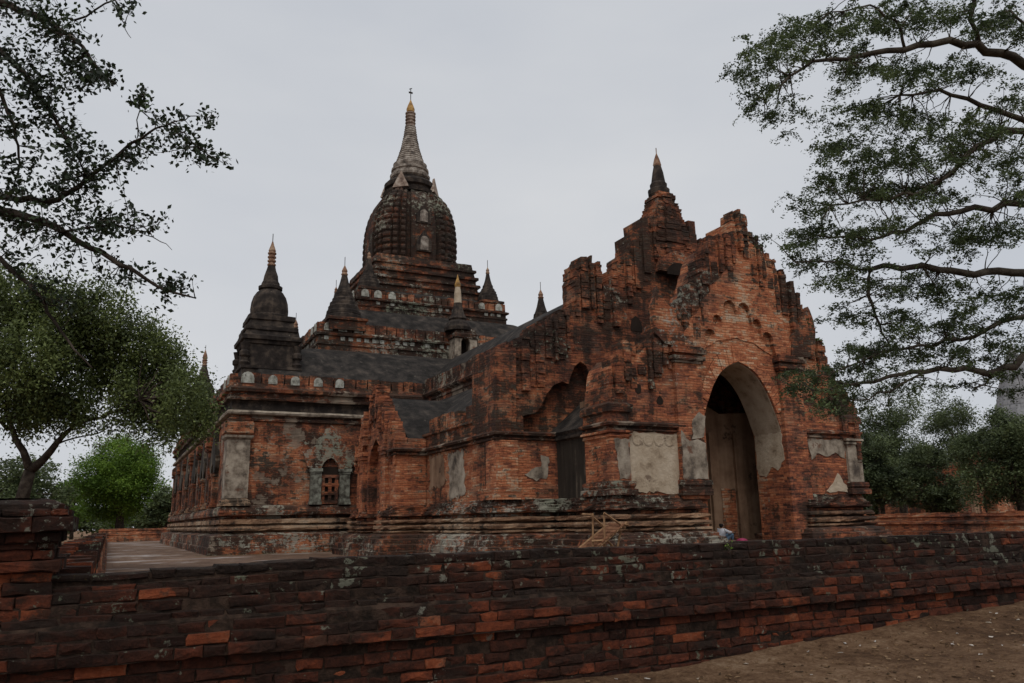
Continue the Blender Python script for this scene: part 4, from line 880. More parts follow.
m.build("shaft", 'wall_near', pier)
m = MB(); m.box(px0 + .1, px1 - .1, py0 + .08, py1 - .1, .9, 1.6); m.build("core", 'mortar', pier)
m = MB()
for z0, z1, o in ((1.56, 1.64, 0.0), (1.64, 1.76, .08), (1.76, 1.82, .04)): course(m, px0 - o, px1 + o, py0 - o, py1 + o, z0, z1, .16)
m.box(px0 + .02, px1 - .02, py0 + .02, py1 - .02, 1.55, 1.8, 0, .1)
k = len(m.r); m.sweep(rect(px0, px1, py0, py1), [(.0, 1.81), (-.0, 1.85), (-.08, 1.885), (-.3, 1.905)], seg=.15, jit=.01, cap_top=True); m.r[k:] = [.12] * (len(m.r) - k); m.build("cap", 'wall_near', pier)

# enclosure walls
def enclosure(name, x0, x1, y0, y1, label, top=1.68, axis='y', mat='brick_far', ragged=.06):
    t = thing(name, ((x0 + x1) / 2, (y0 + y1) / 2, .37), label, "wall", "low walls enclosing the courtyard"); t["kind"] = "thing"
    m = MB(); m.sweep(rect(x0, x1, y0, y1), [(.35, .3), (.35, .62), (.22, .66), (.18, 1.0), (.26, 1.04), (.26, 1.16), (.06, 1.2), (.04, top - .25), (.1, top - .2), (.08, top - .1)], seg=.45, jit=.02, cap_top=True); m.build("body", mat, t)
    m = MB()
    a0, a1 = (y0, y1) if axis == 'x' else (x0, x1); a = a0
    while a < a1:
        w = min(random.uniform(.3, .9), a1 - a); h = top + random.uniform(-ragged, ragged * .5)
        if axis == 'x': m.box(x0 + random.uniform(0, .08), x1 - random.uniform(0, .08), a, a + w - .01, top - .12, h, .012)
        else: m.box(a, a + w - .01, y0 + random.uniform(0, .08), y1 - random.uniform(0, .08), top - .12, h, .012)
        a += w
    m.build("coping", mat, t)
enclosure("enclosure_wall", -.75, 41.6, 92.0, 92.6, "long low red brick wall behind the temple, under the bright green tree", 1.66)
enclosure("enclosure_wall", 41.0, 41.6, 8.6, 91.8, "low red brick wall right of the arched porch, below dark trees", 1.62, 'x')
lw = thing("enclosure_wall", (-.4, 40, .37), "eroded brick side wall receding behind the corner pier", "wall", "low walls enclosing the courtyard"); lw["kind"] = "thing"
m = MB(); m.sweep(rect(-.72, -.1, 8.65, 91.5), [(.12, .2), (.12, .6), (.03, .64), (.0, 1.1)], seg=.5, jit=.03, cap_top=True); m.build("body", 'brick_far', lw)
m = MB(); y = 8.62
while y < 60:
    w = random.uniform(.10, .16) if y < 22 else random.uniform(.3, .7)
    for xa, xb in ((-.72, -.42), (-.38, -.12)):
        h = 1.30 + random.uniform(-.05, .06) + (.06 if y > 14 else 0) - (.1 if xb > -.2 and random.random() < .3 else 0)
        m.box(xa + random.uniform(-.02, .02), xb + random.uniform(-.03, .03), y, y + w - .012, 1.05, h, .01)
    y += w
m.build("coping", 'wall_near', lw)

# ================================================================== small things
def beam(m, a, b, w=.048, h=.045):
    m.tube([Vector(a), Vector(b)], w / 2 * 1.25, 4)
tr = thing("wooden_trestle", (11.2, 17.5, .37), "tilted raw wooden trestle frame leaning before the temple plinth", "trestle")
FR = lambda x, z, y: (x, y, z)
for nm, a, b in (("upright", (10.80, 1.80, 17.3), (10.74, .37, 17.3)), ("upright", (11.13, 1.80, 17.3), (11.10, .37, 17.3)),
                 ("brace", (11.10, 1.80, 17.26), (11.72, 1.42, 17.26)), ("brace", (10.80, 1.72, 17.34), (11.16, 1.44, 17.34)), ("top_rail", (10.76, 1.76, 17.3), (10.86, 1.78, 17.9)),
                 ("long_rail", (10.35, .62, 17.2), (11.74, 1.56, 17.2)), ("long_rail", (10.30, .72, 17.8), (11.50, 1.48, 17.8)),
                 ("cross_rail", (11.72, 1.50, 17.1), (11.48, 1.46, 17.9)), ("cross_rail", (10.70, 1.12, 17.25), (11.12, 1.13, 17.25)), ("leg", (11.14, 1.22, 17.4), (11.55, .85, 17.4)), ("leg", (11.64, 1.34, 17.35), (11.34, .37, 17.35)), ("leg", (11.5, 1.4, 17.8), (11.3, .37, 17.8))):
    m = MB(); beam(m, FR(*a), FR(*b)); m.build(nm, 'wood', tr)
m = MB()
for k in range(9):
    t = k / 8; x = 10.65 + .95 * t; zc = .86 + .60 * t
    m.add([(x - .045, 17.16, zc + .01), (x + .045, 17.16, zc + .07), (x + .0, 17.84, zc + .09), (x - .09, 17.84, zc + .03), (x - .045, 17.16, zc - .01), (x + .045, 17.16, zc + .05), (x + .0, 17.84, zc + .07), (x - .09, 17.84, zc + .01)], [(0, 1, 2, 3), (7, 6, 5, 4), (0, 4, 5, 1), (1, 5, 6, 2), (2, 6, 7, 3), (3, 7, 4, 0)])
m.build("slats", 'slat', tr)

# the person sitting at the foot of the arch's left jamb, facing right
def skin(name, mat, pts, edges, rad, parent, root=0, lv=2):
    me = bpy.data.meshes.new(name); org = ORG[parent.name] if parent.name in ORG else np.zeros(3)
    me.from_pydata([tuple(np.array(p) - org) for p in pts], edges, [])
    o = bpy.data.objects.new(name, me); COL.objects.link(o); o.parent = parent; ORG[o.name] = org
    me.materials.append(MAT[mat])
    s = o.modifiers.new("skin", 'SKIN'); s.use_smooth_shade = True
    for i, r in enumerate(rad):
        d = me.skin_vertices[0].data[i]; r = r * PS; d.radius = (r, r); d.use_root = (i == root)
    ss = o.modifiers.new("sub", 'SUBSURF'); ss.levels = lv; ss.render_levels = lv
    dg = bpy.context.evaluated_depsgraph_get(); me2 = bpy.data.meshes.new_from_object(o.evaluated_get(dg))
    o.modifiers.clear(); o.data = me2; me2.name = name
    if not me2.materials: me2.materials.append(MAT[mat])
    me2.polygons.foreach_set("use_smooth", [True] * len(me2.polygons))
    return o
bx, by, bz = 16.86, 19.66, .86
per = thing("person", (bx, by, bz), "person in a white shirt and blue jeans sitting in the arched doorway", "person")
PS = .80
Q = lambda x, y, z: (bx + x * PS, by + y * PS, bz + z * PS)
pts = [Q(0, 0, .10), Q(.01, 0, .28), Q(.03, 0, .46), Q(.04, 0, .55), Q(.06, 0, .63), Q(.07, 0, .74)]     # pelvis..head
ed = [(i, i + 1) for i in range(5)]; rad = [.12, .115, .12, .05, .075, .08]
for s in (-1, 1):
    k = len(pts)
    pts += [Q(.03, s * .17, .49), Q(.20, s * .21, .40), Q(.42, s * .12, .40), Q(.50, s * .08, .40)]
    ed += [(2, k), (k, k + 1), (k + 1, k + 2), (k + 2, k + 3)]; rad += [.055, .045, .034, .036]
    h = len(pts) - 1
    for q, (dy, ln) in enumerate(((-.035, .085), (-.012, .10), (.012, .095), (.035, .075))):
        pts += [Q(.50 + ln * .6, s * .08 + dy, .392), Q(.50 + ln, s * .08 + dy * 1.1, .375)]; ed += [(h, len(pts) - 2), (len(pts) - 2, len(pts) - 1)]; rad += [.010, .008]
    pts += [Q(.53, s * .08 - s * .055, .38)]; ed += [(h, len(pts) - 1)]; rad += [.011]
    k = len(pts)
    pts += [Q(.06, s * .1, .10), Q(.44, s * .13, .34), Q(.40, s * .13, .05), Q(.54, s * .14, .03)]
    ed += [(0, k), (k, k + 1), (k + 1, k + 2), (k + 2, k + 3)]; rad += [.085, .06, .042, .036]
body = skin("body", 'skin', pts, ed, rad, per)
m = MB(); m.lathe(bx + .137, by, [(.004, bz + .565), (.012, bz + .54), (.015, bz + .53), (.004, bz + .52)], 8); m.build("nose", 'skin', body, smooth=True)
m = MB(); m.lathe(bx + .06, by - .072, [(.006, bz + .52), (.013, bz + .54), (.006, bz + .565)], 8); m.build("ear", 'skin', body, smooth=True)
sp_ = [Q(-.005, 0, .14), Q(.005, 0, .28), Q(.03, 0, .44), Q(.035, 0, .53)]; se = [(0, 1), (1, 2), (2, 3)]; sr = [.145, .14, .14, .07]
for s in (-1, 1):
    k = len(sp_); sp_ += [Q(.03, s * .17, .49), Q(.20, s * .21, .40), Q(.38, s * .135, .40)]; se += [(2, k), (k, k + 1), (k + 1, k + 2)]; sr += [.072, .062, .048]
skin("shirt", 'shirt', sp_, se, sr, body)
jp = [Q(0, 0, .10)]; je = []; jr = [.135]
for s in (-1, 1):
    k = len(jp); jp += [Q(.08, s * .1, .11), Q(.44, s * .13, .34), Q(.40, s * .13, .09)]; je += [(0, k), (k, k + 1), (k + 1, k + 2)]; jr += [.098, .075, .058]
skin("trousers", 'jeans', jp, je, jr, body)
skin("hair", 'hair', [Q(.045, 0, .735), Q(.03, 0, .67), Q(.0, 0, .57)], [(0, 1), (1, 2)], [.098, .094, .06], body)
for s in (-1, 1):
    m = MB(); m.lathe(bx + .120, by + s * .026, [(.003, bz + .567), (.009, bz + .574), (.003, bz + .581)], 8); m.build("eye", 'hair', body)
m = MB(); m.lathe(17.6, 19.6, [(.14, .862), (.18, .89), (.17, .93), (.12, .97), (.04, .99)], 18, lambda a, z: 1 + .12 * math.sin(3 * a + z * 9), jit=.012)
tag(m.build("cloth_bundle", 'pink', smooth=True), "small pink cloth bundle on the porch floor beside the seated person", "bundle")

# loose bricks and litter on the dirt
for i, (x, y, D, rz, lab) in enumerate(((662, 671, 7.25, .35, "loose flat brown brick lying in the dirt at the wall's foot"),)):
    p = P(x, y, D); m = MB(); brick(m, -.2, .2, -.12, .12, -.02, .07, .45); o = m.build("loose_brick", 'wall_near'); o.location = (p[0], p[1], float(gz(p[0], p[1])) + .03); o.rotation_euler = (0.03, .04, rz); tag(o, lab, "brick")
m = MB()
for k in range(1500):
    x = random.uniform(4.2, 17); y = 7.25 - abs(random.gauss(0, 1.6)) if random.random() < .5 else random.uniform(3.0, 7.2)
    z = float(gz(np.array(x), 0)) + .02 * math.sin(x * 1.7 + y) * math.cos(y * 2.1 - x * .6) + max(0, min(.09, (y - 6.6) * .10)) + .010
    a = random.uniform(0, 6.3); pale = random.random() < .10; r = random.uniform(.012, .045) if pale else random.uniform(.012, .034); e = random.uniform(.3, .6); c_, s_ = math.cos(a), math.sin(a)
    o = [(math.cos(t) * r * random.uniform(.8, 1.1), math.sin(t) * r * e) for t in np.linspace(0, 2 * pi, 6)[:-1]]
    v = [(x + p_ * c_ - q_ * s_, y + p_ * s_ + q_ * c_, z + random.uniform(-.004, .012)) for p_, q_ in o]
    m.add(v + [(q[0], q[1], q[2] - .006) for q in v], [(0, 1, 2, 3, 4)] + [(i, i + 5, (i + 1) % 5 + 5, (i + 1) % 5) for i in range(5)], random.uniform(.85, 1) if pale else random.uniform(0, .8))
m2 = MB()
for k in range(1600):
    x = random.uniform(4.2, 17); y = random.uniform(3.0, 7.3); z = float(gz(np.array(x), 0)) + .02 * math.sin(x * 1.7 + y) * math.cos(y * 2.1 - x * .6) + max(0, min(.09, (y - 6.6) * .10))
    r = random.uniform(.008, .03) * (1.6 if random.random() < .06 else 1); v = [(x + r * random.uniform(.6, 1.3) * math.cos(t), y + r * random.uniform(.6, 1.3) * math.sin(t), z - .01) for t in np.linspace(0, 2 * pi, 6)[:-1]] + [(x + random.uniform(-.3, .3) * r, y, z + r * random.uniform(.4, .9))]
    m2.add(v, [(i, (i + 1) % 5, 5) for i in range(5)])
tag(m2.build("ground_clods", 'dirt'), "small brown clods and brick crumbs scattered over the dirt", "clods", kind="stuff")
tag(m.build("ground_litter", 'litter'), "dry brown leaves and pale scraps scattered over the dirt", "litter", kind="stuff")

# ================================================================== trees
def leaf_mesh(name, mat, pts, size, parent, flat=.5, aspect=.5, rnd=None, droop=0.0):
    pts = np.asarray(pts, float) - ORG[parent.name]; n = len(pts)
    a = RNG.normal(size=(n, 3)); a[:, 2] = a[:, 2] * (1 - flat) - droop; a /= np.linalg.norm(a, axis=1)[:, None]
    b = RNG.normal(size=(n, 3)); b[:, 2] *= (1 - flat); b -= a * (a * b).sum(1)[:, None]; b /= np.linalg.norm(b, axis=1)[:, None]
    s = (size * RNG.uniform(.6, 1.35, n))[:, None]
    v = np.stack([pts - a * s * .5, pts + b * s * aspect * .5 - a * s * .05, pts + a * s * .5, pts - b * s * aspect * .5 - a * s * .05], 1).reshape(-1, 3)
    me = bpy.data.meshes.new(name); me.vertices.add(4 * n); me.vertices.foreach_set("co", v.astype(np.float32).ravel())
    me.loops.add(4 * n); me.loops.foreach_set("vertex_index", np.arange(4 * n, dtype=np.int32))
    me.polygons.add(n); me.polygons.foreach_set("loop_start", np.arange(0, 4 * n, 4, dtype=np.int32)); me.polygons.foreach_set("loop_total", np.full(n, 4, dtype=np.int32))
    me.update(calc_edges=True)
    at = me.attributes.new("rnd", 'FLOAT', 'FACE'); at.data.foreach_set("value", (RNG.uniform(0, 1, n) if rnd is None else np.clip(rnd, 0, 1)).astype(np.float32))
    me.materials.append(MAT[mat]); o = bpy.data.objects.new(name, me); COL.objects.link(o); o.parent = parent; return o

def wiggle(a, b, n, amp):
    a, b = np.array(a), np.array(b); l = np.linalg.norm(b - a); o = []
    off = np.zeros(3)
    for i in range(n + 1):
        t = i / n; off = off + RNG.normal(0, amp * l / n, 3); o.append(a + (b - a) * t + off * math.sin(math.pi * t) )
    return o

def crown(blobs, clumps, per, spread, shell=.75):
    """leaf clump centres inside ellipsoids; returns leaf points, per-clump tone and the clump centres"""
    P_, T_, C_ = [], [], []
    for c, r, w in blobs:
        for k in range(max(1, int(clumps * w))):
            d = RNG.normal(size=3); d /= np.linalg.norm(d); q = np.array(c) + np.array(r) * d * (RNG.uniform(0, 1) ** (1 / 3) * (1 - shell) + shell * RNG.uniform(.75, 1.0))
            n = int(per * RNG.uniform(.5, 1.5)); pts = q + RNG.normal(size=(n, 3)) * np.array(spread)
            P_.append(pts); T_.append(np.clip(RNG.uniform(.1, .8) + RNG.normal(0, .14, n), 0, 1)); C_.append(q)
    return np.concatenate(P_), np.concatenate(T_), C_

def round_tree(name, base, label, cat, trunk, limbs, blobs, mat, leaf, clumps, per, spread, bark='bark', group=None, flat=.4, shell=.75, twigs=.4, droop=0.0):
    t = thing(name, base, label, cat, group)
    pts, tone, cs = crown(blobs, clumps, per, spread, shell)
    m = MB()
    for pl, r in trunk + limbs: m.tube(pl, r, 7)
    nodes = [np.array(q) for pl, r in limbs for q in pl[1:]] or [np.array(trunk[0][0][-1])]
    for c in cs:
        if RNG.uniform() < twigs:
            a = min(nodes, key=lambda q: np.linalg.norm(q - c)); m.tube(wiggle(a, c, 4, .25), [leaf * .35, leaf * .28, leaf * .2, leaf * .14, leaf * .08], 4)
    if m.v: m.build("trunk", bark, t, smooth=True)
    leaf_mesh("crown", mat, pts, leaf, t, flat, .5, tone, droop)
    return t
def up(base, h, dx=0, dy=0, n=5, r0=.3, r1=.15):
    b = np.array(base, float); return ([b + np.array([dx * (i / n) ** 1.5, dy * i / n, h * i / n]) for i in range(n + 1)], list(np.linspace(r0, r1, n + 1)))

# bushy dark tree left, behind the pier
def limb(a, b, r0, r1, n=6, amp=.12): return (wiggle(a, b, n, amp), list(np.linspace(r0, r1, n + 1)))
D0 = 24.0
tb = P(28, 500, D0); tb = np.array([tb[0], tb[1], 0.0])
fork = P(30, 470, D0)
blobs = []
for x, y, rx, ry, w in ((10, 300, 45, 30, .9), (60, 312, 35, 24, .7), (105, 318, 30, 24, .7), (140, 345, 30, 24, .7), (75, 350, 36, 24, .8), (30, 355, 34, 26, .8), (110, 372, 34, 26, .8), (60, 392, 36, 24, .8), (15, 395, 34, 26, .8), (135, 400, 26, 26, .6), (160, 385, 22, 28, .5), (180, 402, 16, 30, .45), (198, 405, 10, 28, .3), (205, 425, 6, 22, .12), (165, 420, 16, 22, .3), (-60, 340, 80, 80, 1), (-20, 300, 40, 30, .6), (172, 360, 16, 16, .2), (90, 418, 24, 14, .3), (40, 418, 26, 14, .3)):
    k = D0 / FPX; blobs.append((P(x, y, D0 + RNG.uniform(-1.2, 1.2)), (rx * k, max(rx, ry) * k * .9, ry * k), w))
limbs = [limb(fork, P(5, 410, D0), .13, .05), limb(fork, P(75, 425, D0), .15, .06), limb(P(75, 425, D0), P(140, 400, D0 - .6), .06, .02), limb(P(75, 425, D0), P(80, 350, D0 + .5), .06, .02), limb(P(5, 410, D0), P(20, 330, D0), .05, .02), limb(P(8, 430, D0), P(-50, 350, D0 + .5), .06, .02), limb(P(55, 445, D0), P(115, 425, D0), .03, .01)]
round_tree("bushy_tree", tuple(tb), "dark green bushy tree with forked trunk rising behind the left corner pier", "tree", [(list([tb, P(22, 500, D0), fork]), [.24, .2, .16])], limbs, blobs, 'leaf_mid', .105, 46, 190, (.20, .20, .30), group=None, flat=.1, shell=.5, droop=.5)

# bright tree beyond the back wall
def far_tree(name, label, x, ybase, ytop, hw, D, mat, leaf, clumps=26, per=70, cat="tree", trunk=True, wmul=1.0, bark='bark', squash=1.0):
    k = D / FPX; b = P(x, ybase, D); b[2] = .2
    zt = P(x, ytop, D)[2]; h = zt - b[2]; r = hw * k
    bl = []
    N_ = 9
    for i in range(N_):
        a = RNG.uniform(0, 6.28); t = RNG.uniform(.32, .82); rr = r * RNG.uniform(.35, .7) * (1 - .5 * max(0, t - .55))
        bl.append(((b[0] + math.cos(a) * rr, b[1] + math.sin(a) * rr, b[2] + h * t), (r * .42, r * .42, h * .17 * squash), 1.0))
    bl.append(((b[0], b[1], b[2] + h * .8), (r * .55, r * .55, h * .19), 1.2)); bl.append(((b[0], b[1], b[2] + h * .45), (r * .8, r * .8, h * .2), 1.4))
    lm = [limb((b[0], b[1], b[2] + h * .25), np.array(q[0]) * .85 + np.array([b[0], b[1], b[2] + h * .4]) * .15, r * .05, r * .015) for q in bl[:6]]
    return round_tree(name, tuple(b), label, cat, [up(b, h * .35, 0, 0, 4, r * .09, r * .06)], lm, bl, mat, leaf, clumps, per, (r * .10, r * .10, r * .075), bark, twigs=.15)
far_tree("leafy_tree", "bright green rounded tree beyond the back wall at the left", 119, 530, 436, 54, 105, 'leaf_bright', .30, 36, 200)
far_tree("leafy_tree", "pale green tree peeping between the bright tree and the pier", 72, 530, 478, 22, 120, 'leaf_bright', .45, 12, 60)
far_tree("dark_tree", "dark tree low in the distance behind the forked trunk at the left edge", 22, 530, 455, 50, 95, 'leaf_far', .4, 20, 70)
far_tree("shrub", "rounded olive shrub between the bright tree and the temple's far corner", 165, 532, 487, 18, 98, 'leaf_far', .32, 14, 80, cat="shrub")

# trees right of the porch, beyond the side wall
far_tree("dark_tree", "dark tree whose trunk stands beside the porch's right plinth", 884, 520, 425, 30, 58, 'leaf_dark', .19, 15, 130)
far_tree("feathery_tree", "tall airy tree with flat layers of leaves just right of the porch", 905, 520, 376, 50, 66, 'leaf_far', .18, 22, 150, squash=.4)
far_tree("feathery_tree", "airy flat layered tree between the porch and the grey pagoda", 955, 520, 384, 45, 72, 'leaf_far', .19, 20, 150, squash=.4)
far_tree("dark_tree", "dense dark tree standing before the ruined brick building", 935, 520, 440, 34, 60, 'leaf_dark', .19, 15, 130)
far_tree("leafy_tree", "green tree at the right edge, below the grey pagoda", 1022, 515, 405, 50, 50, 'leaf_far', .16, 26, 170)

for i, (x, yt, hw, D) in enumerate(((-30, 500, 40, 150), (40, 508, 36, 160), (100, 506, 40, 170), (160, 510, 34, 150), (215, 505, 40, 165))):
    far_tree("hazy_tree", "low tree in the distant row along the horizon at the left", x, 531, yt, hw, D, 'leaf_far', .75, 9, 70)
for i, (x, yt, hw, D) in enumerate(((850, 470, 40, 120), (876, 478, 34, 112), (900, 462, 45, 130), (950, 458, 45, 125), (1000, 450, 50, 115), (1050, 445, 50, 110))):
    far_tree("hazy_tree", "low tree in the distant row behind the ruined building", x, 517, yt, hw, D, 'leaf_dark', .6, 12, 80)
for o in bpy.data.objects:
    if o.name.startswith("hazy_tree"): o["group"] = "distant trees along the horizon"
    if o.name.startswith(("dark_tree", "leafy_tree", "feathery_tree")): o["group"] = "trees beyond the courtyard walls"

# big spreading tree at the right: limbs come in from its trunk outside the picture
DR = 15.0
tbase = P(1230, 560, 17.5); tbase[2] = .37
big = thing("spreading_tree", tuple(tbase), "large spreading tree with feathery leaves reaching in from the right edge", "tree")
J = lambda *pl: [P(x, y, d) for x, y, d in pl]
m = MB()
m.tube([tbase, tbase + np.array([.1, 0, 2.0]), P(1210, 420, 17), P(1190, 250, 16.8), P(1150, 130, 16.5)], [.5, .42, .36, .28, .2], 10)
LIMB = [(J((1150, 130, 16.5), (1080, 90, 16), (1024, 65, 15.5), (985, 52, 15.2), (950, 40, 15), (905, 50, 14.8), (855, 57, 14.6), (825, 60, 14.5), (790, 76, 14.3), (765, 100, 14.2)), .19, .012),
        (J((985, 52, 15.2), (970, 20, 15), (975, -15, 15)), .07, .04), (J((905, 50, 14.8), (895, 20, 14.6), (870, 5, 14.4), (830, 12, 14.3)), .05, .012),
        (J((1190, 250, 16.8), (1090, 160, 16), (1024, 120, 15.6), (980, 105, 15.3), (940, 90, 15.2), (900, 95, 15)), .14, .02),
        (J((1190, 250, 16.8), (1080, 130, 15), (1000, 130, 14.6), (975, 148, 14.5), (950, 175, 14.4), (915, 195, 14.3), (880, 200, 14.2), (830, 205, 14.1)), .13, .015),
        (J((1205, 330, 17), (1100, 230, 16), (1024, 204, 15.5), (975, 207, 15.2), (935, 214, 15), (905, 232, 14.9), (870, 240, 14.8), (815, 235, 14.7)), .15, .015),
        (J((1210, 420, 17), (1100, 300, 16), (1024, 273, 15.5), (985, 272, 15.2), (940, 270, 15), (890, 266, 14.8), (870, 270, 14.7), (868, 295, 14.6), (880, 325, 14.6), (890, 345, 14.6)), .17, .012),
        (J((870, 270, 14.7), (840, 262, 14.6), (795, 262, 14.5)), .04, .01),
        (J((1100, 300, 16), (1040, 312, 15.4), (1000, 322, 15), (960, 340, 14.8), (920, 345, 14.6), (880, 352, 14.5), (835, 372, 14.4)), .10, .012),
        (J((1210, 430, 17), (1110, 380, 15.8), (1024, 355, 15), (995, 372, 14.8), (965, 368, 14.6), (925, 372, 14.4), (890, 376, 14.3), (850, 385, 14.2), (815, 392, 14)), .16, .014),
        (J((925, 372, 14.4), (890, 392, 14.3), (850, 400, 14.2)), .04, .01), (J((995, 372, 14.8), (985, 385, 14.7), (975, 390, 14.6)), .03, .01),
        (J((1080, 90, 16), (1040, 40, 15.4), (1010, 10, 15)), .09, .02)]
nodes = []
for pl, r0, r1 in LIMB:
    pl2 = []
    for a, b in zip(pl[:-1], pl[1:]):
        for i in range(3): pl2.append(a + (b - a) * i / 3 + (RNG.normal(0, .035, 3) if i else 0))
    pl2.append(pl[-1]); m.tube(pl2, list(np.linspace(r0 * .6, r1, len(pl2))), 7); nodes += pl2
nodes = np.array(nodes)
PADS = [(1060, 30, 40, 25, .8), (1110, 60, 45, 25, .8), (1070, 130, 45, 25, .8), (1130, 160, 45, 28, .7), (1060, 190, 40, 22, .7), (1100, 240, 50, 22, .8), (1060, 300, 40, 22, .7), (1120, 320, 45, 22, .7), (1060, 350, 35, 16, .6), (1008, 372, 20, 12, .9), (1012, 392, 16, 8, .5), (735, 80, 20, 22, .5), (755, 55, 25, 22, .7), (790, 40, 30, 25, 1), (775, 95, 28, 22, .8), (768, 118, 10, 12, .25), (825, 25, 40, 22, 1.1), (880, 20, 45, 22, 1.1), (940, 15, 45, 22, .9), (1000, 25, 40, 25, .9), (850, 60, 45, 20, .8), (900, 75, 45, 22, 1), (960, 70, 45, 20, .7), (1015, 100, 30, 20, .6),
        (860, 110, 40, 20, 1), (915, 120, 50, 22, 1), (980, 135, 45, 22, 1.2), (840, 145, 38, 22, 1), (890, 155, 45, 22, 1), (950, 160, 45, 25, .7), (1005, 160, 25, 25, .6), (835, 185, 40, 22, 1), (880, 190, 45, 20, 1.1), (815, 205, 25, 12, .5), (940, 195, 50, 15, .8), (1005, 190, 30, 18, .6),
        (800, 240, 28, 14, .9), (840, 235, 45, 18, 1.2), (900, 225, 40, 16, .8), (960, 235, 50, 20, 1.2), (1010, 235, 25, 18, .7), (820, 262, 38, 16, .8), (850, 280, 40, 20, .7), (910, 285, 40, 20, .9), (970, 295, 50, 18, 1.0), (850, 318, 32, 12, .7), (905, 318, 45, 16, .9), (960, 325, 50, 16, 1), (1010, 300, 25, 20, .7),
        (850, 350, 38, 10, .8), (900, 350, 50, 12, 1.2), (960, 352, 50, 14, 1.1), (1010, 345, 25, 16, .7), (815, 375, 30, 11, .8), (855, 370, 45, 12, 1.1), (840, 392, 45, 12, 1.1), (835, 408, 28, 9, .7), (900, 385, 40, 9, .6), (800, 388, 22, 8, .4), (950, 385, 40, 8, .4)]
lp = []; lt = []
k = DR / FPX
for x, y, rx, ry, w in PADS:
    for q in range(int(19 * w * (rx * ry) / 700 + 3)):
        c = P(x + RNG.normal(0, rx * .5), y + RNG.normal(0, ry * .42), DR + RNG.normal(0, .9)); 
        j = int(np.argmin(((nodes - c) ** 2).sum(1))); tw = wiggle(nodes[j], c, 6, .16)
        if np.linalg.norm(c - nodes[j]) < .9: m.tube(tw, [.013, .011, .009, .008, .006, .004, .003], 4)
        tone = RNG.uniform(.1, .8)
        for s in range(6):                       # short sprays around the twig's end
            d = RNG.normal(size=3) * np.array([1, 1, .35]); d /= np.linalg.norm(d); ln = RNG.uniform(.15, .38)
            n = int(RNG.integers(16, 30)); tt = RNG.uniform(.1, 1, n)[:, None]
            lp.append(c + d * ln * tt + RNG.normal(0, .028, (n, 3)) - np.array([0, 0, .10]) * tt ** 2); lt.append(np.clip(tone + RNG.normal(0, .15, n), 0, 1))
m.build("trunk", 'bark_pale', big, smooth=True)
leaf_mesh("crown", 'leaf_fine', np.concatenate(lp), .056, big, .45, .45, np.concatenate(lt), .1)

# thorny tree at the left, close by, its branches hanging into the picture
DN = 9.0
nb = P(-260, 560, 9.5); nb[2] = 0
near_t = thing("overhanging_tree", tuple(nb), "near tree with small dark leaves on thin branches hanging in from the top left", "tree")
m = MB(); m.tube([nb, nb + np.array([.05, 0, 1.5]), P(-240, 300, 9.4), P(-200, 180, 9.3), P(-160, 60, 9.2)], [.24, .2, .17, .13, .1], 9)
NL = [(J((-240, 300, 9.4), (-120, 210, 9.3), (0, 212, 9.0), (45, 222, 8.9), (90, 248, 8.8), (130, 268, 8.7), (165, 290, 8.6), (195, 298, 8.5)), .07, .008),
      (J((-200, 240, 9.4), (-60, 225, 9.1), (0, 258, 9.0), (38, 295, 8.9), (60, 330, 8.8), (92, 368, 8.7)), .045, .008),
      (J((-120, 210, 9.3), (-20, 190, 9.2), (20, 200, 9.1), (58, 200, 9.0), (85, 180, 8.9), (115, 158, 8.8), (150, 132, 8.7), (172, 122, 8.7)), .05, .007),
      (J((172, 122, 8.7), (190, 140, 8.7), (215, 158, 8.6), (228, 164, 8.6)), .008, .003), (J((172, 122, 8.7), (195, 116, 8.7), (217, 117, 8.7)), .007, .003),
      (J((135, 143, 8.8), (140, 110, 8.8), (146, 88, 8.8)), .009, .003),
      (J((-200, 180, 9.3), (-60, 60, 9.2), (0, 50, 9.1), (28, 78, 9.0), (48, 108, 8.9), (68, 140, 8.8), (85, 175, 8.7)), .06, .006),
      (J((-160, 60, 9.2), (-50, -20, 9.1), (10, 5, 9.0), (45, 20, 8.9), (75, 40, 8.8), (100, 70, 8.7), (116, 84, 8.7)), .06, .005),
      (J((75, 20, 8.8), (115, 0, 8.7), (122, 20, 8.6), (131, 38, 8.6)), .012, .003),
      (J((-60, 60, 9.2), (0, 90, 9.0), (15, 130, 8.9), (20, 165, 8.9), (10, 200, 8.9)), .03, .006),
      (J((0, 212, 9), (60, 232, 8.8), (110, 225, 8.7), (150, 232, 8.6), (172, 250, 8.6)), .018, .003),
      (J((-60, -40, 9.2), (40, -25, 9), (110, -15, 8.9), (150, -5, 8.8)), .04, .01)]
nodes = []
for pl, r0, r1 in NL:
    pl2 = []
    for a, b in zip(pl[:-1], pl[1:]):
        for i in range(4): pl2.append(a + (b - a) * i / 4 + (RNG.normal(0, .012, 3) if i else 0))
    pl2.append(pl[-1]); m.tube(pl2, list(np.linspace(r0, r1, len(pl2))), 6); nodes += pl2
nodes = np.array(nodes)
lp = []; lt = []
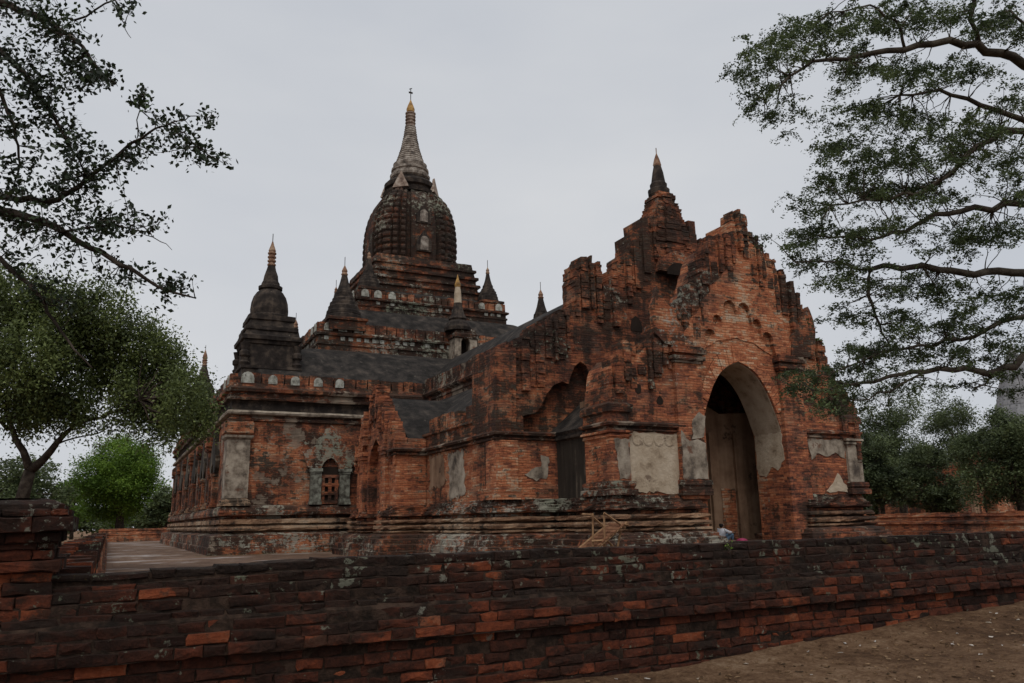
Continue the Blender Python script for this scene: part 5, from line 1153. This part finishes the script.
NP_ = [(-50, 20, 45, 35, 1.2), (-60, 90, 45, 35, 1.2), (-50, 160, 45, 30, 1), (-60, 220, 45, 25, 1), (-120, 120, 50, 50, 1), (10, 10, 40, 30, 1.3), (50, 25, 30, 22, 1.2), (15, 60, 40, 28, 1.6), (65, 55, 25, 25, 1.1), (90, 75, 15, 12, .5), (30, 90, 30, 22, 1), (75, 85, 20, 14, .6), (10, 130, 30, 25, .9), (50, 130, 25, 20, .7), (85, 150, 20, 20, .6), (60, 165, 30, 20, .9), (95, 170, 25, 18, .8), (15, 180, 30, 22, .8), (50, 200, 35, 18, 1.1), (95, 205, 30, 18, .9), (20, 228, 35, 14, .8), (75, 235, 40, 18, 1.1), (110, 230, 25, 15, .6), (130, 160, 25, 15, .6), (150, 150, 20, 12, .5), (145, 100, 8, 14, .3), (170, 125, 12, 10, .4), (190, 145, 14, 10, .45), (212, 158, 12, 8, .4), (205, 118, 12, 5, .2), (155, 215, 15, 10, .2), (10, 250, 40, 14, .6), (40, 275, 35, 15, .5), (60, 300, 30, 15, .35), (120, 275, 25, 12, .4), (160, 285, 18, 8, .3), (185, 280, 14, 16, .3), (120, 6, 25, 4, .3), (105, 72, 12, 6, .2)]
for x, y, rx, ry, w in NP_:
    for q in range(int(24 * w + 3)):
        c = P(x + RNG.normal(0, rx * .6), y + RNG.normal(0, ry * .6), DN - .2 + RNG.normal(0, .35))
        j = int(np.argmin(((nodes - c) ** 2).sum(1))); tw = wiggle(nodes[j], c, 5, .2)
        if np.linalg.norm(c - nodes[j]) < .55: m.tube(tw, [.006, .005, .004, .003, .0025, .002], 4)
        n = int(RNG.integers(7, 17)); tt = RNG.uniform(.4, 1.05, n); tone = RNG.uniform(0, .7)
        tw = np.array(tw); ii = np.clip((tt * 5).astype(int), 0, 4); fr = (tt * 5 - ii)[:, None]
        lp.append(tw[ii] + (tw[ii + 1] - tw[ii]) * fr + RNG.normal(0, .05, (n, 3))); lt.append(np.clip(tone + RNG.normal(0, .18, n), 0, 1))
m.build("trunk", 'bark', near_t, smooth=True)
leaf_mesh("crown", 'leaf_near', np.concatenate(lp), .058, near_t, .1, .68, np.concatenate(lt), .2)

# weeds on wall and gable
def weed(p, h, n, label, mat='leaf_bright'):
    t = thing("weed", tuple(p), label, "weed", "weeds growing on the brickwork"); m = MB(); q = []
    for i in range(4):
        e = np.array(p) + np.array([random.uniform(-.5, .5) * h, random.uniform(-.4, .4) * h, h * random.uniform(.6, 1)]); m.tube([p, (np.array(p) + e) / 2 + RNG.normal(0, h * .05, 3), e], [.006, .005, .003], 4)
        for k in range(n): q.append(np.array(p) + (e - np.array(p)) * random.uniform(.3, 1) + RNG.normal(0, h * .12, 3))
    m.build("stem", 'bark', t); leaf_mesh("leaves", mat, q, h * .28, t, .3, .55)
weed((6.62, 7.58, 1.25), .11, 7, "tiny green seedling sprouting from the wall below the seated person")
weed((22.35, 20.3, 7.2), .6, 40, "green weed growing on the gable's right slope", 'leaf_mid')

# ruined brick building and the grey pagoda beyond the trees at the right
rb = P(985, 510, 72); rb[2] = .3
ru = thing("ruined_building", tuple(rb), "ruined red brick building half hidden by trees beyond the right wall", "building")
a = rb
m = MB(); m.slab(jag([(-5.5, 0), (-5.5, 5.2), (-3.8, 5.6), (-3.4, 4.2), (-2.2, 6.0), (-.4, 7.4), (1.2, 6.2), (3.2, 5.5), (4.5, 4.8), (8.5, 4.8), (8.5, 0), (.9, 0), (.9, 2.8), (0, 3.6), (-.9, 2.8), (-.9, 0), (-5.5, 0)], .35, .08)[:-1], -.6, .6)
for i in range(len(m.v)): x_, y_, z_ = m.v[i]; m.v[i] = (a[0] + x_, a[1] + y_, a[2] + z_)
m.build("wall", 'brick_far', ru)
m = MB(); m.box(a[0] - 5.3, a[0] + 8.3, a[1] + .6, a[1] + 7, a[2], a[2] + 4.5); m.build("chamber", 'brick_gable', ru)
m = MB(); m.box(a[0] - .85, a[0] + .85, a[1] + .35, a[1] + .598, a[2], a[2] + 3.4); m.build("doorway", 'dark', ru)  # panel at the opening's back, shade put into its near-black colour
m = MB(); m.slab(jag([(a[0] - 2.9, a[2] + .2), (a[0] - 1.6, a[2] + .2), (a[0] - 1.7, a[2] + 3.6), (a[0] - 2.6, a[2] + 3.9), (a[0] - 2.9, a[2] + .2)], .3, .06)[:-1], a[1] - .63, a[1] - .55); m.build("plaster_patch", 'plaster_in', ru)
DPG = 170.0; pb = P(1037, 505, DPG); pb[2] = 0
pg = thing("pagoda", tuple(pb), "tall pale grey pagoda rising far behind the trees at the right edge", "pagoda")
k = DPG / FPX
zof = lambda y: P(1020, y, DPG)[2]
m = MB(); m.sweep(rect(pb[0] - 13, pb[0] + 13, pb[1] - 13, pb[1] + 13), [(0, 0), (0, zof(455)), (-2, zof(452)), (-2.5, zof(448)), (-4, zof(446))], seg=4, jit=.15, cap_top=True); m.build("terrace", 'pagoda', pg)
pr = []; ys_ = np.linspace(446, 344, 22); rs_ = np.interp(ys_, [344, 355, 366, 380, 405, 430, 446], [.8, 1.6, 2.5, 3.6, 5.0, 7.2, 9.4])
for a_, b_, r_ in zip(ys_[:-1], ys_[1:], rs_): pr += [(r_, zof(a_)), (r_ * .985, zof(a_ + (b_ - a_) * .7)), (r_ * .93, zof(a_ + (b_ - a_) * .75)), (r_ * .93, zof(b_))]
m = MB(); m.lathe(pb[0], pb[1], pr + [(.3, zof(340)), (.05, zof(332))], 12, rot=.4, jit=.06); m.build("steeple", 'pagoda', pg)
